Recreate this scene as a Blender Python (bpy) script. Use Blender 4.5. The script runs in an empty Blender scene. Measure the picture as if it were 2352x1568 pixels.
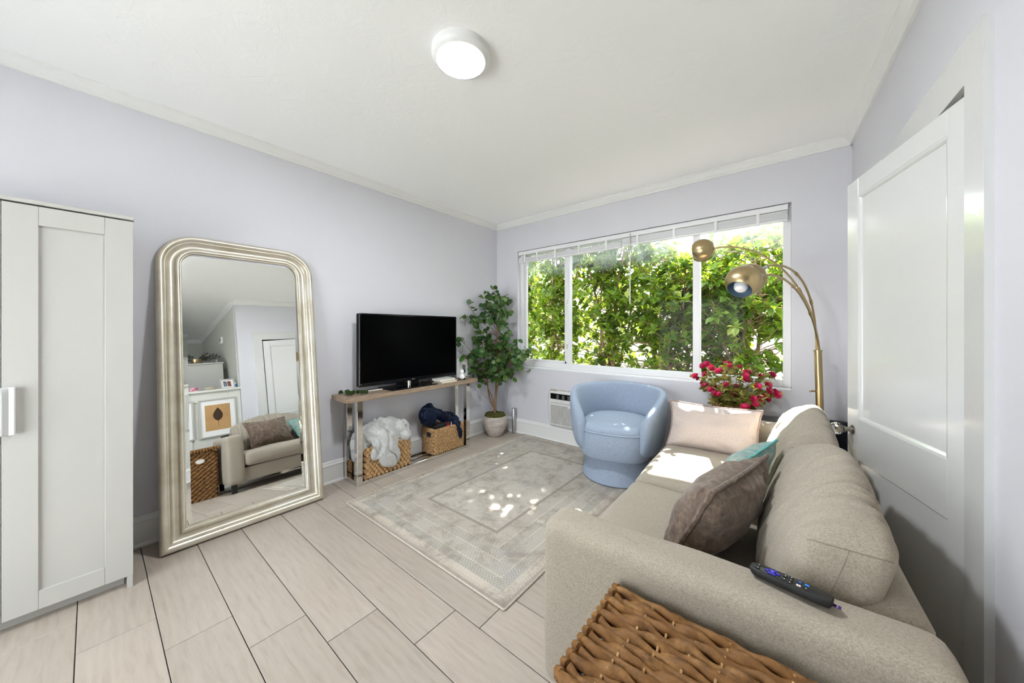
import bpy, bmesh, math, random
from mathutils import Vector, Matrix, noise
R = math.radians
PI = math.pi
random.seed(7)
sc = bpy.context.scene
COL = sc.collection

# ------------------------------------------------------------------ camera
YAW = R(39.11)
cam_d = bpy.data.cameras.new('camera')
cam_d.sensor_width = 36.0
cam_d.lens = 786.0 / 2352.0 * 36.0
cam_d.shift_y = -27.0 / 2352.0
cam_d.clip_start = 0.02
cam = bpy.data.objects.new('camera', cam_d)
cam.location = (3.152, -3.543, 1.35)
cam.rotation_euler = (PI / 2, 0, YAW)
COL.objects.link(cam)
sc.camera = cam
sc.view_settings.view_transform = 'Standard'
sc.view_settings.look = 'None'
sc.view_settings.gamma = 1.0
sc.view_settings.use_curve_mapping = False
sc.view_settings.exposure = 1.34

# ------------------------------------------------------------------ sky and sun
world = bpy.data.worlds.new('world')
sc.world = world
world.use_nodes = True
bg = world.node_tree.nodes['Background']
bg.inputs[0].default_value = (0.90, 0.94, 1.0, 1)
bg.inputs[1].default_value = 3.6

SUN_DIR = Vector((0.30, -1.0, -1.28)).normalized()
sd = bpy.data.lights.new('sun', 'SUN')
sd.energy = 22.0
sd.angle = R(0.6)
sd.color = (1.0, 0.965, 0.91)
so = bpy.data.objects.new('sun', sd)
so.rotation_euler = SUN_DIR.to_track_quat('-Z', 'Y').to_euler()
so.location = (0, 6, 7)
COL.objects.link(so)
# portal in the window opening: only tells the renderer where the sky comes in
pd = bpy.data.lights.new('window_portal', 'AREA')
pd.shape = 'RECTANGLE'
pd.size = 2.8
pd.size_y = 1.5
pd.cycles.is_portal = True
po = bpy.data.objects.new('window_portal', pd)
po.location = (1.765, 0.14, 1.615)
po.rotation_euler = (-PI / 2, 0, 0)
COL.objects.link(po)
pd2 = bpy.data.lights.new('window_portal', 'AREA')  # portal for the added window behind the camera
pd2.shape = 'RECTANGLE'
pd2.size = 1.9
pd2.size_y = 2.0
pd2.cycles.is_portal = True
po2 = bpy.data.objects.new('window_portal', pd2)
po2.location = (1.5, -5.31, 1.11)
po2.rotation_euler = (PI / 2, 0, 0)
COL.objects.link(po2)
sc.cycles.max_bounces = 7
sc.cycles.diffuse_bounces = 5
sc.cycles.glossy_bounces = 4
sc.cycles.transparent_max_bounces = 8
sc.cycles.use_adaptive_sampling = True
sc.cycles.adaptive_threshold = 0.1
sc.cycles.sample_clamp_indirect = 6.0
sc.cycles.caustics_reflective = False
sc.cycles.caustics_refractive = False

# ------------------------------------------------------------------ materials
def new_mat(name):
    m = bpy.data.materials.new(name)
    m.use_nodes = True
    nt = m.node_tree
    return m, nt, nt.nodes['Principled BSDF']

def N(nt, kind, **kw):
    n = nt.nodes.new('ShaderNode' + kind)
    for k, v in kw.items():
        if k in n.inputs:
            n.inputs[k].default_value = v
        else:
            setattr(n, k, v)
    return n

def L(nt, a, b):
    nt.links.new(a, b)

def c4(c):
    return (c[0], c[1], c[2], 1.0)

def ramp(nt, fac, stops, interp='LINEAR'):
    r = nt.nodes.new('ShaderNodeValToRGB')
    r.color_ramp.interpolation = interp
    e = r.color_ramp.elements
    while len(e) < len(stops):
        e.new(0.5)
    for i, (p, c) in enumerate(stops):
        e[i].position = p
        e[i].color = c4(c)
    L(nt, fac, r.inputs[0])
    return r.outputs[0]

def math_n(nt, op, a, b=None, c=None):
    n = nt.nodes.new('ShaderNodeMath')
    n.operation = op
    for i, x in enumerate((a, b, c)):
        if x is None:
            continue
        if isinstance(x, (int, float)):
            n.inputs[i].default_value = x
        else:
            L(nt, x, n.inputs[i])
    return n.outputs[0]

def mixc(nt, fac, a, b, mode='MIX'):
    n = nt.nodes.new('ShaderNodeMix')
    n.data_type = 'RGBA'
    n.blend_type = mode
    for i, x in ((0, fac), (6, a), (7, b)):
        if isinstance(x, (int, float)):
            n.inputs[i].default_value = x
        elif isinstance(x, (tuple, list)):
            n.inputs[i].default_value = c4(x)
        else:
            L(nt, x, n.inputs[i])
    return n.outputs[2]

def coords(nt, scale=(1, 1, 1), kind='Object', loc=(0, 0, 0)):
    t = nt.nodes.new('ShaderNodeTexCoord')
    mp = nt.nodes.new('ShaderNodeMapping')
    mp.inputs['Scale'].default_value = scale
    mp.inputs['Location'].default_value = loc
    L(nt, t.outputs[kind], mp.inputs[0])
    return mp.outputs[0]

def noise_n(nt, vec, scale, detail=4.0, rough=0.55, dist=0.0):
    n = N(nt, 'TexNoise', Scale=scale, Detail=detail, Roughness=rough, Distortion=dist)
    L(nt, vec, n.inputs['Vector'])
    return n.outputs['Fac']

def bump_to(nt, b, h, strength, dist=0.01):
    n = N(nt, 'Bump', Strength=strength, Distance=dist)
    L(nt, h, n.inputs['Height'])
    L(nt, n.outputs[0], b.inputs['Normal'])

MATS = {}

def mat(name, col, rough=0.5, metal=0.0, col2=None, nscale=8.0, ndetail=4.0, nstretch=(1, 1, 1), lo=0.35, hi=0.65,
        bump=None, spec=None, coat=0.0, sheen=0.0, trans=0.0, ior=1.45, emit=None, aniso=0.0):
    if name in MATS:
        return MATS[name]
    m, nt, b = new_mat(name)
    b.inputs['Base Color'].default_value = c4(col)
    b.inputs['Roughness'].default_value = rough
    b.inputs['Metallic'].default_value = metal
    b.inputs['IOR'].default_value = ior
    b.inputs['Coat Weight'].default_value = coat
    b.inputs['Sheen Weight'].default_value = sheen
    b.inputs['Transmission Weight'].default_value = trans
    b.inputs['Anisotropic'].default_value = aniso
    if spec is not None:
        b.inputs['Specular IOR Level'].default_value = spec
    if emit:
        b.inputs['Emission Color'].default_value = c4(emit[0])
        b.inputs['Emission Strength'].default_value = emit[1]
    if col2 is not None:
        v = coords(nt, nstretch)
        f = noise_n(nt, v, nscale, ndetail)
        L(nt, ramp(nt, f, [(lo, col), (hi, col2)]), b.inputs['Base Color'])
    if bump:
        v = coords(nt, bump[3] if len(bump) > 3 else (1, 1, 1))
        bump_to(nt, b, noise_n(nt, v, bump[0], 5.0), bump[1], bump[2])
    MATS[name] = m
    return m

WALL = mat('wall_paint', (0.655, 0.652, 0.70), 0.55, col2=(0.67, 0.667, 0.715), nscale=1.2, bump=(140, 0.08, 0.003))
WALLG = mat('wall_paint_sage', (0.60, 0.61, 0.56), 0.55, bump=(140, 0.08, 0.003))
TRIM = mat('trim_paint', (0.80, 0.80, 0.79), 0.28, bump=(60, 0.05, 0.003))
SATIN = mat('door_gloss_paint', (0.67, 0.672, 0.665), 0.17, bump=(45, 0.12, 0.004), coat=0.2)
WHITE = mat('white_lacquer', (0.49, 0.48, 0.455), 0.35, bump=(300, 0.03, 0.001))
WPLAS = mat('white_plastic', (0.82, 0.82, 0.82), 0.35)
FRAMEW = mat('window_vinyl', (0.80, 0.80, 0.82), 0.35)
BLACK = mat('black_plastic', (0.005, 0.005, 0.006), 0.4, spec=0.08)
BLACKM = mat('black_matte', (0.012, 0.012, 0.013), 0.6)
SCREEN = mat('tv_screen', (0.001, 0.001, 0.0012), 0.22, spec=0.03)
CHROME = mat('polished_steel', (0.72, 0.69, 0.66), 0.07, 1.0)
SILVER = mat('brushed_aluminium', (0.62, 0.62, 0.64), 0.32, 1.0)
BRASS = mat('antique_brass', (0.50, 0.385, 0.205), 0.30, 1.0, bump=(220, 0.05, 0.001, (1, 1, 9)), aniso=0.4)
NAVYL = mat('dark_navy_lacquer', (0.012, 0.014, 0.022), 0.18)
MIRROR = mat('mirror_silver', (0.90, 0.915, 0.90), 0.0, 1.0)
BARK = mat('bark', (0.16, 0.085, 0.045), 0.8, col2=(0.30, 0.17, 0.09), nscale=30, nstretch=(1, 1, 0.2), bump=(60, 0.4, 0.004))
BARK2 = mat('hedge_bark', (0.13, 0.085, 0.05), 0.85, col2=(0.36, 0.24, 0.14), nscale=14, nstretch=(1, 1, 0.3), bump=(40, 0.4, 0.006))
MOSS = mat('moss', (0.035, 0.04, 0.006), 0.95, col2=(0.11, 0.105, 0.015), nscale=60, bump=(260, 0.9, 0.008))
MOSSG = mat('green_moss', (0.006, 0.02, 0.003), 0.95, col2=(0.05, 0.10, 0.012), nscale=110, bump=(220, 1.0, 0.01))
GLASSC = mat('clear_crystal', (1, 1, 1), 0.02, trans=1.0, ior=1.5)

def fabric(name, c1, c2, scale=160, rough=0.9, sheen=0.15, weave=0.35, big=None):
    m, nt, b = new_mat(name)
    v = coords(nt, (1, 1, 0.45))
    v2 = coords(nt, (0.45, 1, 1))
    f = math_n(nt, 'MULTIPLY_ADD', noise_n(nt, v, scale, 3, 0.6), 0.5, math_n(nt, 'MULTIPLY', noise_n(nt, v2, scale * 0.8, 3, 0.6), 0.5))
    col = ramp(nt, f, [(0.36, c1), (0.60, c2)])
    if big:
        g = noise_n(nt, coords(nt), big[0], 4, 0.6)
        col = mixc(nt, ramp(nt, g, [(0.4, (0, 0, 0)), (0.62, (1, 1, 1))]), col, big[1])
    L(nt, col, b.inputs['Base Color'])
    b.inputs['Roughness'].default_value = rough
    b.inputs['Specular IOR Level'].default_value = 0.15
    b.inputs['Sheen Weight'].default_value = sheen
    bump_to(nt, b, noise_n(nt, coords(nt), scale * 2.6, 2), weave, 0.0015)
    MATS[name] = m
    return m

SOFA = fabric('oatmeal_linen', (0.28, 0.242, 0.192), (0.43, 0.382, 0.315), 420)
CHAIRF = fabric('powder_blue_chenille', (0.245, 0.305, 0.405), (0.385, 0.455, 0.565), 280, sheen=0.05)
VELVET = fabric('mocha_velvet', (0.085, 0.055, 0.040), (0.27, 0.20, 0.155), 40, 0.7, 0.25, 0.15, big=(46, (0.14, 0.10, 0.075)))
MAUVE = fabric('mauve_chenille', (0.43, 0.365, 0.34), (0.53, 0.46, 0.43), 240, 0.8, 0.5, 0.25)
MAUVET = fabric('mauve_trim', (0.22, 0.16, 0.14), (0.36, 0.27, 0.24), 120)
TEAL = fabric('teal_brocade', (0.09, 0.30, 0.31), (0.36, 0.40, 0.34), 34, 0.6, 0.3, 0.2)
TEALP = fabric('teal_satin', (0.08, 0.37, 0.37), (0.13, 0.46, 0.45), 20, 0.45, 0.2, 0.1)
FLEECE = fabric('grey_fleece', (0.40, 0.40, 0.39), (0.54, 0.54, 0.53), 60, 1.0, 0.6, 0.3)
NAVY = fabric('navy_padded_cloth', (0.002, 0.003, 0.009), (0.005, 0.011, 0.034), 12, 0.38, 0.0, 0.1)
BLKCL = fabric('black_cloth', (0.006, 0.006, 0.007), (0.018, 0.018, 0.02), 60)
WICK = fabric('water_hyacinth', (0.30, 0.165, 0.07), (0.56, 0.36, 0.18), 70, 0.65, 0.0, 0.5)
WICKD = fabric('dark_rattan', (0.075, 0.032, 0.011), (0.31, 0.16, 0.057), 46, 0.5, 0.0, 0.5, big=(14, (0.21, 0.10, 0.035)))
WICKF = fabric('brown_wicker', (0.10, 0.045, 0.02), (0.30, 0.16, 0.08), 60, 0.6, 0.0, 0.5)
LINER = fabric('cotton_liner', (0.70, 0.69, 0.66), (0.80, 0.79, 0.77), 200)

def plank_mat():
    m, nt, b = new_mat('oak_plank')
    oi = nt.nodes.new('ShaderNodeObjectInfo')
    tc = nt.nodes.new('ShaderNodeTexCoord')
    off = nt.nodes.new('ShaderNodeVectorMath'); off.operation = 'SCALE'
    cx = nt.nodes.new('ShaderNodeCombineXYZ')
    L(nt, math_n(nt, 'MULTIPLY', oi.outputs['Random'], 37.0), cx.inputs[0])
    L(nt, math_n(nt, 'MULTIPLY', oi.outputs['Random'], 91.0), cx.inputs[1])
    ad = nt.nodes.new('ShaderNodeVectorMath'); ad.operation = 'ADD'
    L(nt, tc.outputs['Object'], ad.inputs[0]); L(nt, cx.outputs[0], ad.inputs[1])
    mp = N(nt, 'Mapping', Scale=(2.0, 16.0, 1.0)); L(nt, ad.outputs[0], mp.inputs[0])
    grain = noise_n(nt, mp.outputs[0], 3.0, 8, 0.62, 0.6)
    mp2 = N(nt, 'Mapping', Scale=(0.9, 3.6, 1.0)); L(nt, ad.outputs[0], mp2.inputs[0])
    w = N(nt, 'TexWave', Scale=2.4, Distortion=9.0, Detail=3.0)
    w.inputs['Detail Scale'].default_value = 0.7
    w.bands_direction = 'Y'
    L(nt, mp2.outputs[0], w.inputs['Vector'])
    blot = noise_n(nt, ad.outputs[0], 2.6, 3)
    c = ramp(nt, grain, [(0.25, (0.345, 0.285, 0.23)), (0.5, (0.425, 0.363, 0.302)), (0.8, (0.48, 0.42, 0.358))])
    c = mixc(nt, math_n(nt, 'MULTIPLY', w.outputs['Fac'], 0.13), c, (0.58, 0.53, 0.475))
    c = mixc(nt, math_n(nt, 'MULTIPLY', blot, 0.35), c, (0.41, 0.365, 0.325))
    hv = nt.nodes.new('ShaderNodeHueSaturation')
    L(nt, c, hv.inputs['Color'])
    L(nt, math_n(nt, 'MULTIPLY_ADD', oi.outputs['Random'], 0.12, 0.95), hv.inputs['Value'])
    L(nt, hv.outputs[0], b.inputs['Base Color'])
    b.inputs['Roughness'].default_value = 0.42
    bump_to(nt, b, grain, 0.08, 0.002)
    return m

PLANK = plank_mat()

def table_wood():
    m, nt, b = new_mat('limed_oak')
    g = noise_n(nt, coords(nt, (30, 2.0, 30)), 3.0, 8, 0.65, 0.5)
    L(nt, ramp(nt, g, [(0.3, (0.17, 0.115, 0.075)), (0.5, (0.30, 0.215, 0.15)), (0.72, (0.45, 0.35, 0.265))]), b.inputs['Base Color'])
    b.inputs['Roughness'].default_value = 0.55
    bump_to(nt, b, g, 0.25, 0.002)
    return m

TWOOD = table_wood()

def ceiling_mat():
    m, nt, b = new_mat('ceiling_plaster')
    b.inputs['Base Color'].default_value = (0.93, 0.93, 0.925, 1)
    b.inputs['Roughness'].default_value = 0.85
    v = coords(nt)
    f1 = noise_n(nt, v, 7.0, 6, 0.6, 1.2)
    f2 = noise_n(nt, v, 26.0, 5, 0.6, 0.5)
    k = ramp(nt, f1, [(0.50, (0, 0, 0)), (0.58, (1, 1, 1))])
    bump_to(nt, b, math_n(nt, 'ADD', math_n(nt, 'MULTIPLY', k, 0.4), math_n(nt, 'MULTIPLY', f2, 0.5)), 0.22, 0.006)
    return m

CEIL = ceiling_mat()

def champagne():
    m, nt, b = new_mat('champagne_silver_leaf')
    v = coords(nt)
    a = noise_n(nt, v, 5.0, 5, 0.6)
    col = ramp(nt, a, [(0.3, (0.52, 0.46, 0.355)), (0.55, (0.66, 0.615, 0.52)), (0.75, (0.72, 0.69, 0.62))])
    chips = noise_n(nt, coords(nt, (1, 0.5, 1)), 75.0, 3, 0.5)
    zz = N(nt, 'SeparateXYZ'); L(nt, coords(nt), zz.inputs[0])
    low = ramp(nt, zz.outputs[2], [(0.0, (1, 1, 1)), (0.10, (0.75, 0.75, 0.75)), (0.14, (0, 0, 0))])
    wear = math_n(nt, 'MULTIPLY', ramp(nt, chips, [(0.70, (0, 0, 0)), (0.73, (1, 1, 1))]), low)
    L(nt, mixc(nt, wear, col, (0.16, 0.10, 0.05)), b.inputs['Base Color'])
    b.inputs['Metallic'].default_value = 0.62
    b.inputs['Roughness'].default_value = 0.36
    bump_to(nt, b, chips, 0.06, 0.002)
    return m

CHAMP = champagne()

def pot_mat():
    m, nt, b = new_mat('weathered_clay')
    f = noise_n(nt, coords(nt, (3, 3, 14)), 2.2, 7, 0.65, 0.6)
    g = noise_n(nt, coords(nt), 30, 5, 0.7)
    c = ramp(nt, f, [(0.34, (0.30, 0.245, 0.20)), (0.5, (0.46, 0.38, 0.31)), (0.64, (0.60, 0.58, 0.55))])
    L(nt, mixc(nt, math_n(nt, 'MULTIPLY', g, 0.5), c, (0.52, 0.50, 0.48)), b.inputs['Base Color'])
    b.inputs['Roughness'].default_value = 0.85
    bump_to(nt, b, g, 0.25, 0.004)
    return m

POT = pot_mat()

def leaf_mat(name, c1, c2, c3, trans=0.35, attr=False, rough=0.35):
    m, nt, b = new_mat(name)
    if attr:
        a = N(nt, 'Attribute'); a.attribute_name = 'rnd'
        f = a.outputs['Fac']
    else:
        f = nt.nodes.new('ShaderNodeObjectInfo').outputs['Random']
    c = ramp(nt, f, [(0.0, c1), (0.55, c2), (1.0, c3)])
    L(nt, c, b.inputs['Base Color'])
    b.inputs['Roughness'].default_value = rough
    out = nt.nodes['Material Output']
    t = nt.nodes.new('ShaderNodeBsdfTranslucent')
    L(nt, mixc(nt, 0.55, c, (0.42, 0.55, 0.02)), t.inputs[0])
    mx = nt.nodes.new('ShaderNodeMixShader')
    mx.inputs[0].default_value = trans
    L(nt, b.outputs[0], mx.inputs[1]); L(nt, t.outputs[0], mx.inputs[2])
    L(nt, mx.outputs[0], out.inputs[0])
    return m

HEDGE = leaf_mat('hedge_leaf', (0.032, 0.075, 0.012), (0.12, 0.235, 0.025), (0.44, 0.43, 0.055), 0.42, True)
HEDGE1 = leaf_mat('hedge_leaf_single', (0.06, 0.13, 0.02), (0.14, 0.27, 0.035), (0.34, 0.38, 0.06), 0.40, False)
FICUS = leaf_mat('round_leaf', (0.012, 0.055, 0.014), (0.03, 0.105, 0.02), (0.11, 0.19, 0.04), 0.16, False, 0.38)
OLIVE = leaf_mat('silk_leaf', (0.13, 0.13, 0.025), (0.26, 0.23, 0.05), (0.44, 0.38, 0.12), 0.2, True, 0.6)
PETAL = leaf_mat('magenta_petal', (0.42, 0.004, 0.04), (0.58, 0.012, 0.09), (0.68, 0.05, 0.20), 0.15, True, 0.6)
for n_ in MATS.values():
    pass
# pink translucency for petals
PETAL.node_tree.nodes['Mix Shader'].inputs[0].default_value = 0.0

def glass_pane():
    m, nt, b = new_mat('window_glass')
    nt.nodes.remove(b)
    out = nt.nodes['Material Output']
    tr = nt.nodes.new('ShaderNodeBsdfTransparent'); tr.inputs[0].default_value = (0.97, 0.985, 0.975, 1)
    gl = nt.nodes.new('ShaderNodeBsdfGlossy'); gl.inputs['Roughness'].default_value = 0.0
    df = nt.nodes.new('ShaderNodeBsdfDiffuse'); df.inputs[0].default_value = (0.8, 0.85, 0.9, 1)
    lw = N(nt, 'LayerWeight', Blend=0.5)
    fres = math_n(nt, 'MULTIPLY_ADD', math_n(nt, 'POWER', lw.outputs['Facing'], 5.0), 0.6, 0.003)
    mx = nt.nodes.new('ShaderNodeMixShader')
    L(nt, fres, mx.inputs[0]); L(nt, tr.outputs[0], mx.inputs[1]); L(nt, gl.outputs[0], mx.inputs[2])
    # dusty smears on the upper part of the panes
    v = coords(nt)
    sp = N(nt, 'SeparateXYZ'); L(nt, v, sp.inputs[0])
    nz = noise_n(nt, coords(nt, (1.0, 1.0, 0.8)), 2.6, 6, 0.62, 0.8)
    hgt = ramp(nt, math_n(nt, 'MULTIPLY_ADD', nz, 0.9, math_n(nt, 'MULTIPLY', math_n(nt, 'SUBTRACT', sp.outputs[2], 1.9), 1.5)), [(0.58, (0, 0, 0)), (0.86, (1, 1, 1))])
    st = noise_n(nt, coords(nt, (14, 1, 3)), 3.0, 5, 0.7, 1.0)
    fac = math_n(nt, 'MULTIPLY', math_n(nt, 'MULTIPLY', hgt, st), 0.5)
    m2 = nt.nodes.new('ShaderNodeMixShader')
    L(nt, fac, m2.inputs[0]); L(nt, mx.outputs[0], m2.inputs[1]); L(nt, df.outputs[0], m2.inputs[2])
    L(nt, m2.outputs[0], out.inputs[0])
    return m

GLASS = glass_pane()

def rug_mat():
    m, nt, b = new_mat('woven_rug')
    v = coords(nt)
    s = N(nt, 'SeparateXYZ'); L(nt, v, s.inputs[0])
    ex = math_n(nt, 'SUBTRACT', 0.80, math_n(nt, 'ABSOLUTE', s.outputs[0]))
    ey = math_n(nt, 'SUBTRACT', 1.135, math_n(nt, 'ABSOLUTE', s.outputs[1]))
    d = math_n(nt, 'MINIMUM', ex, ey)
    alongx = math_n(nt, 'LESS_THAN', ey, ex)        # 1 on the short ends
    t = math_n(nt, 'ADD', math_n(nt, 'MULTIPLY', alongx, s.outputs[0]), math_n(nt, 'MULTIPLY', math_n(nt, 'SUBTRACT', 1.0, alongx), s.outputs[1]))
    # thin pale lines between bands; bands at these distances from the edge
    K = 0.46
    base = ramp(nt, math_n(nt, 'DIVIDE', d, K), [
        (0.0, (0.40, 0.36, 0.32)), (0.045, (0.52, 0.47, 0.41)), (0.085, (0.60, 0.56, 0.50)), (0.15, (0.62, 0.58, 0.52)),
        (0.165, (0.37, 0.365, 0.34)), (0.31, (0.64, 0.60, 0.54)), (0.328, (0.44, 0.42, 0.39)), (0.52, (0.64, 0.60, 0.54)),
        (0.538, (0.40, 0.385, 0.355)), (0.70, (0.64, 0.60, 0.54)), (0.718, (0.43, 0.40, 0.37)), (0.93, (0.30, 0.27, 0.245)),
        (0.985, (0.56, 0.535, 0.50))], 'CONSTANT')
    # herringbone: zigzag of t + |d| stripes
    zig = math_n(nt, 'PINGPONG', d, 0.018)
    ph = math_n(nt, 'MULTIPLY', math_n(nt, 'ADD', t, zig), 300.0)
    her = math_n(nt, 'MULTIPLY_ADD', math_n(nt, 'SINE', ph), 0.5, 0.5)
    inner = math_n(nt, 'GREATER_THAN', d, 0.434)
    out_b = math_n(nt, 'LESS_THAN', d, 0.016)
    hmask = math_n(nt, 'SUBTRACT', 1.0, math_n(nt, 'MAXIMUM', inner, out_b))
    pat = noise_n(nt, v, 9.0, 5, 0.65)
    hs = math_n(nt, 'MULTIPLY', math_n(nt, 'MULTIPLY', her, hmask), math_n(nt, 'MULTIPLY_ADD', pat, 1.4, -0.1))
    col = mixc(nt, math_n(nt, 'MULTIPLY', hs, 0.8), base, (0.70, 0.67, 0.61))
    # faded worn areas
    n1 = noise_n(nt, v, 6.0, 9, 0.78, 0.3)
    col = mixc(nt, ramp(nt, n1, [(0.36, (0.9, 0.9, 0.9)), (0.53, (0, 0, 0))]), col, (0.27, 0.235, 0.20))
    n2 = noise_n(nt, coords(nt, (1, 1, 1), loc=(3, 1, 0)), 2.3, 8, 0.74, 0.4)
    col = mixc(nt, ramp(nt, n2, [(0.55, (0, 0, 0)), (0.70, (0.55, 0.55, 0.55))]), col, (0.38, 0.40, 0.44))
    n3 = noise_n(nt, v, 130.0, 3, 0.7)
    col = mixc(nt, math_n(nt, 'MULTIPLY', n3, 0.18), col, (0.68, 0.65, 0.60))
    col = mixc(nt, 1.0, col, (0.90, 0.86, 0.81), 'MULTIPLY')
    L(nt, col, b.inputs['Base Color'])
    b.inputs['Roughness'].default_value = 0.95
    b.inputs['Sheen Weight'].default_value = 0.1
    bump_to(nt, b, math_n(nt, 'ADD', math_n(nt, 'MULTIPLY', hs, 0.6), n3), 0.5, 0.004)
    return m

RUG = rug_mat()
RUGB = fabric('rug_binding', (0.42, 0.36, 0.30), (0.60, 0.54, 0.47), 200)

# ------------------------------------------------------------------ mesh builder
def softpt(q, h, r, bulge, fn):
    inn = Vector([max(-(h[i] - r), min(h[i] - r, q[i])) for i in range(3)])
    d = q - inn
    if d.length > 1e-9:
        q = inn + d.normalized() * r
    nx, ny, nz = [max(1 - (q[i] / h[i]) ** 2, 0) for i in range(3)]
    q = q + Vector((q.x / h.x * bulge[0] * ny * nz, q.y / h.y * bulge[1] * nx * nz, q.z / h.z * bulge[2] * nx * ny))
    return fn(q, h) if fn else q

class MB:
    def __init__(s):
        s.v = []; s.f = []; s.a = []

    def add(s, vs, fs, rnd=None):
        o = len(s.v)
        s.v += [tuple(p) for p in vs]
        s.f += [tuple(i + o for i in f) for f in fs]
        if rnd is not None:
            s.a += [rnd] * (len(s.v) - len(s.a))
        return s

    def box(s, x0, y0, z0, x1, y1, z1, b=0.0):
        """a box with chamfered edges"""
        if b <= 0:
            vs = [(x, y, z) for x in (x0, x1) for y in (y0, y1) for z in (z0, z1)]
            return s.add(vs, [(0, 1, 3, 2), (4, 6, 7, 5), (0, 4, 5, 1), (2, 3, 7, 6), (0, 2, 6, 4), (1, 5, 7, 3)])
        b = min(b, abs(x1 - x0) * .49, abs(y1 - y0) * .49, abs(z1 - z0) * .49)
        lo = (x0, y0, z0); hi = (x1, y1, z1)
        vs = []; idx = {}
        for cx in (0, 1):
            for cy in (0, 1):
                for cz in (0, 1):
                    c = (cx, cy, cz)
                    for ax in range(3):
                        p = []
                        for k in range(3):
                            e = hi[k] if c[k] else lo[k]
                            if k != ax:
                                e += -b if c[k] else b
                            p.append(e)
                        idx[(c, ax)] = len(vs); vs.append(p)
        fs = []
        for ax in range(3):
            o1, o2 = [k for k in range(3) if k != ax]
            for sgn in (0, 1):
                q = []
                for (a_, b_) in ((0, 0), (1, 0), (1, 1), (0, 1)):
                    c = [0, 0, 0]; c[ax] = sgn; c[o1] = a_; c[o2] = b_
                    q.append(idx[(tuple(c), ax)])
                fs.append(q)
            for (a_, b_) in ((0, 0), (1, 0), (1, 1), (0, 1)):       # edges along ax
                c0 = [0, 0, 0]; c0[o1] = a_; c0[o2] = b_; c1 = list(c0); c1[ax] = 1
                c0 = tuple(c0); c1 = tuple(c1)
                fs.append([idx[(c0, o1)], idx[(c1, o1)], idx[(c1, o2)], idx[(c0, o2)]])
        for cx in (0, 1):
            for cy in (0, 1):
                for cz in (0, 1):
                    fs.append([idx[((cx, cy, cz), k)] for k in range(3)])
        return s.add(vs, fs)

    def tube(s, path, rad, n=10, closed=False, caps=True, lobes=None, rnd=None):
        """swept circle; rad: number or list; lobes=(count, depth, twist per metre)"""
        P = [Vector(p) for p in path]
        m = len(P)
        rr = rad if isinstance(rad, (list, tuple)) else [rad] * m
        vs = []; fs = []
        up = None; dist = 0.0
        for i in range(m):
            a = P[i - 1] if (i > 0 or closed) else P[i]
            c = P[(i + 1) % m] if (i < m - 1 or closed) else P[i]
            t = (c - a)
            t = t.normalized() if t.length > 1e-9 else Vector((0, 0, 1))
            if up is None:
                up = Vector((0, 0, 1)) if abs(t.z) < 0.9 else Vector((1, 0, 0))
            u = (up - t * up.dot(t))
            u = u.normalized() if u.length > 1e-6 else t.orthogonal().normalized()
            w = t.cross(u); up = u
            if i:
                dist += (P[i] - P[i - 1]).length
            for k in range(n):
                ph = 2 * PI * k / n
                r_ = rr[i]
                if lobes:
                    r_ *= 1 - lobes[1] + 1.6 * lobes[1] * abs(math.cos(lobes[0] * 0.5 * (ph - lobes[2] * dist)))
                vs.append(P[i] + (u * math.cos(ph) + w * math.sin(ph)) * r_)
        for i in range(m if closed else m - 1):
            j = (i + 1) % m
            for k in range(n):
                l = (k + 1) % n
                fs.append((i * n + k, i * n + l, j * n + l, j * n + k))
        if caps and not closed:
            fs.append(tuple(range(n - 1, -1, -1)))
            fs.append(tuple((m - 1) * n + k for k in range(n)))
        return s.add(vs, fs, rnd)

    def cyl(s, p0, p1, r, n=20, r1=None):
        return s.tube([p0, p1], [r, r if r1 is None else r1], n)

    def lathe(s, prof, n=32, M=None, cap0=True, cap1=True):
        vs = []; fs = []
        M = M or Matrix()
        for (r, z) in prof:
            for k in range(n):
                a = 2 * PI * k / n
                vs.append(M @ Vector((r * math.cos(a), r * math.sin(a), z)))
        for i in range(len(prof) - 1):
            for k in range(n):
                l = (k + 1) % n
                fs.append((i * n + k, i * n + l, (i + 1) * n + l, (i + 1) * n + k))
        if cap0 and prof[0][0] > 1e-6:
            fs.append(tuple(range(n - 1, -1, -1)))
        if cap1 and prof[-1][0] > 1e-6:
            fs.append(tuple((len(prof) - 1) * n + k for k in range(n)))
        return s.add(vs, fs)

    def rings(s, rings, cap0=True, cap1=True, closed_ring=True):
        """skin between equal-length rings of points"""
        n = len(rings[0]); vs = [p for r in rings for p in r]; fs = []
        for i in range(len(rings) - 1):
            for k in range(n if closed_ring else n - 1):
                l = (k + 1) % n
                fs.append((i * n + k, i * n + l, (i + 1) * n + l, (i + 1) * n + k))
        if cap0:
            fs.append(tuple(range(n - 1, -1, -1)))
        if cap1:
            fs.append(tuple((len(rings) - 1) * n + k for k in range(n)))
        return s.add(vs, fs)

    def soft(s, c, size, r, n=10, bulge=(0, 0, 0), fn=None):
        """rounded box, optionally bulged and reshaped by fn(point local) -> point"""
        h = Vector(size) / 2
        key = {}; vs = []; fs = []

        def put(p):
            k = (round(p[0], 5), round(p[1], 5), round(p[2], 5))
            if k not in key:
                key[k] = len(vs)
                q = Vector((p[0] * h.x, p[1] * h.y, p[2] * h.z))
                q = softpt(q, h, r, bulge, fn)
                vs.append(q + Vector(c))
            return key[k]
        ns = [max(4, int(n * max(0.4, size[i] / max(size)))) for i in range(3)]

        def tt(i, m, hh):
            # denser towards the rounded edges
            t = -1 + 2 * i / m
            return math.sin(t * PI / 2) * 0.35 + t * 0.65
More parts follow.
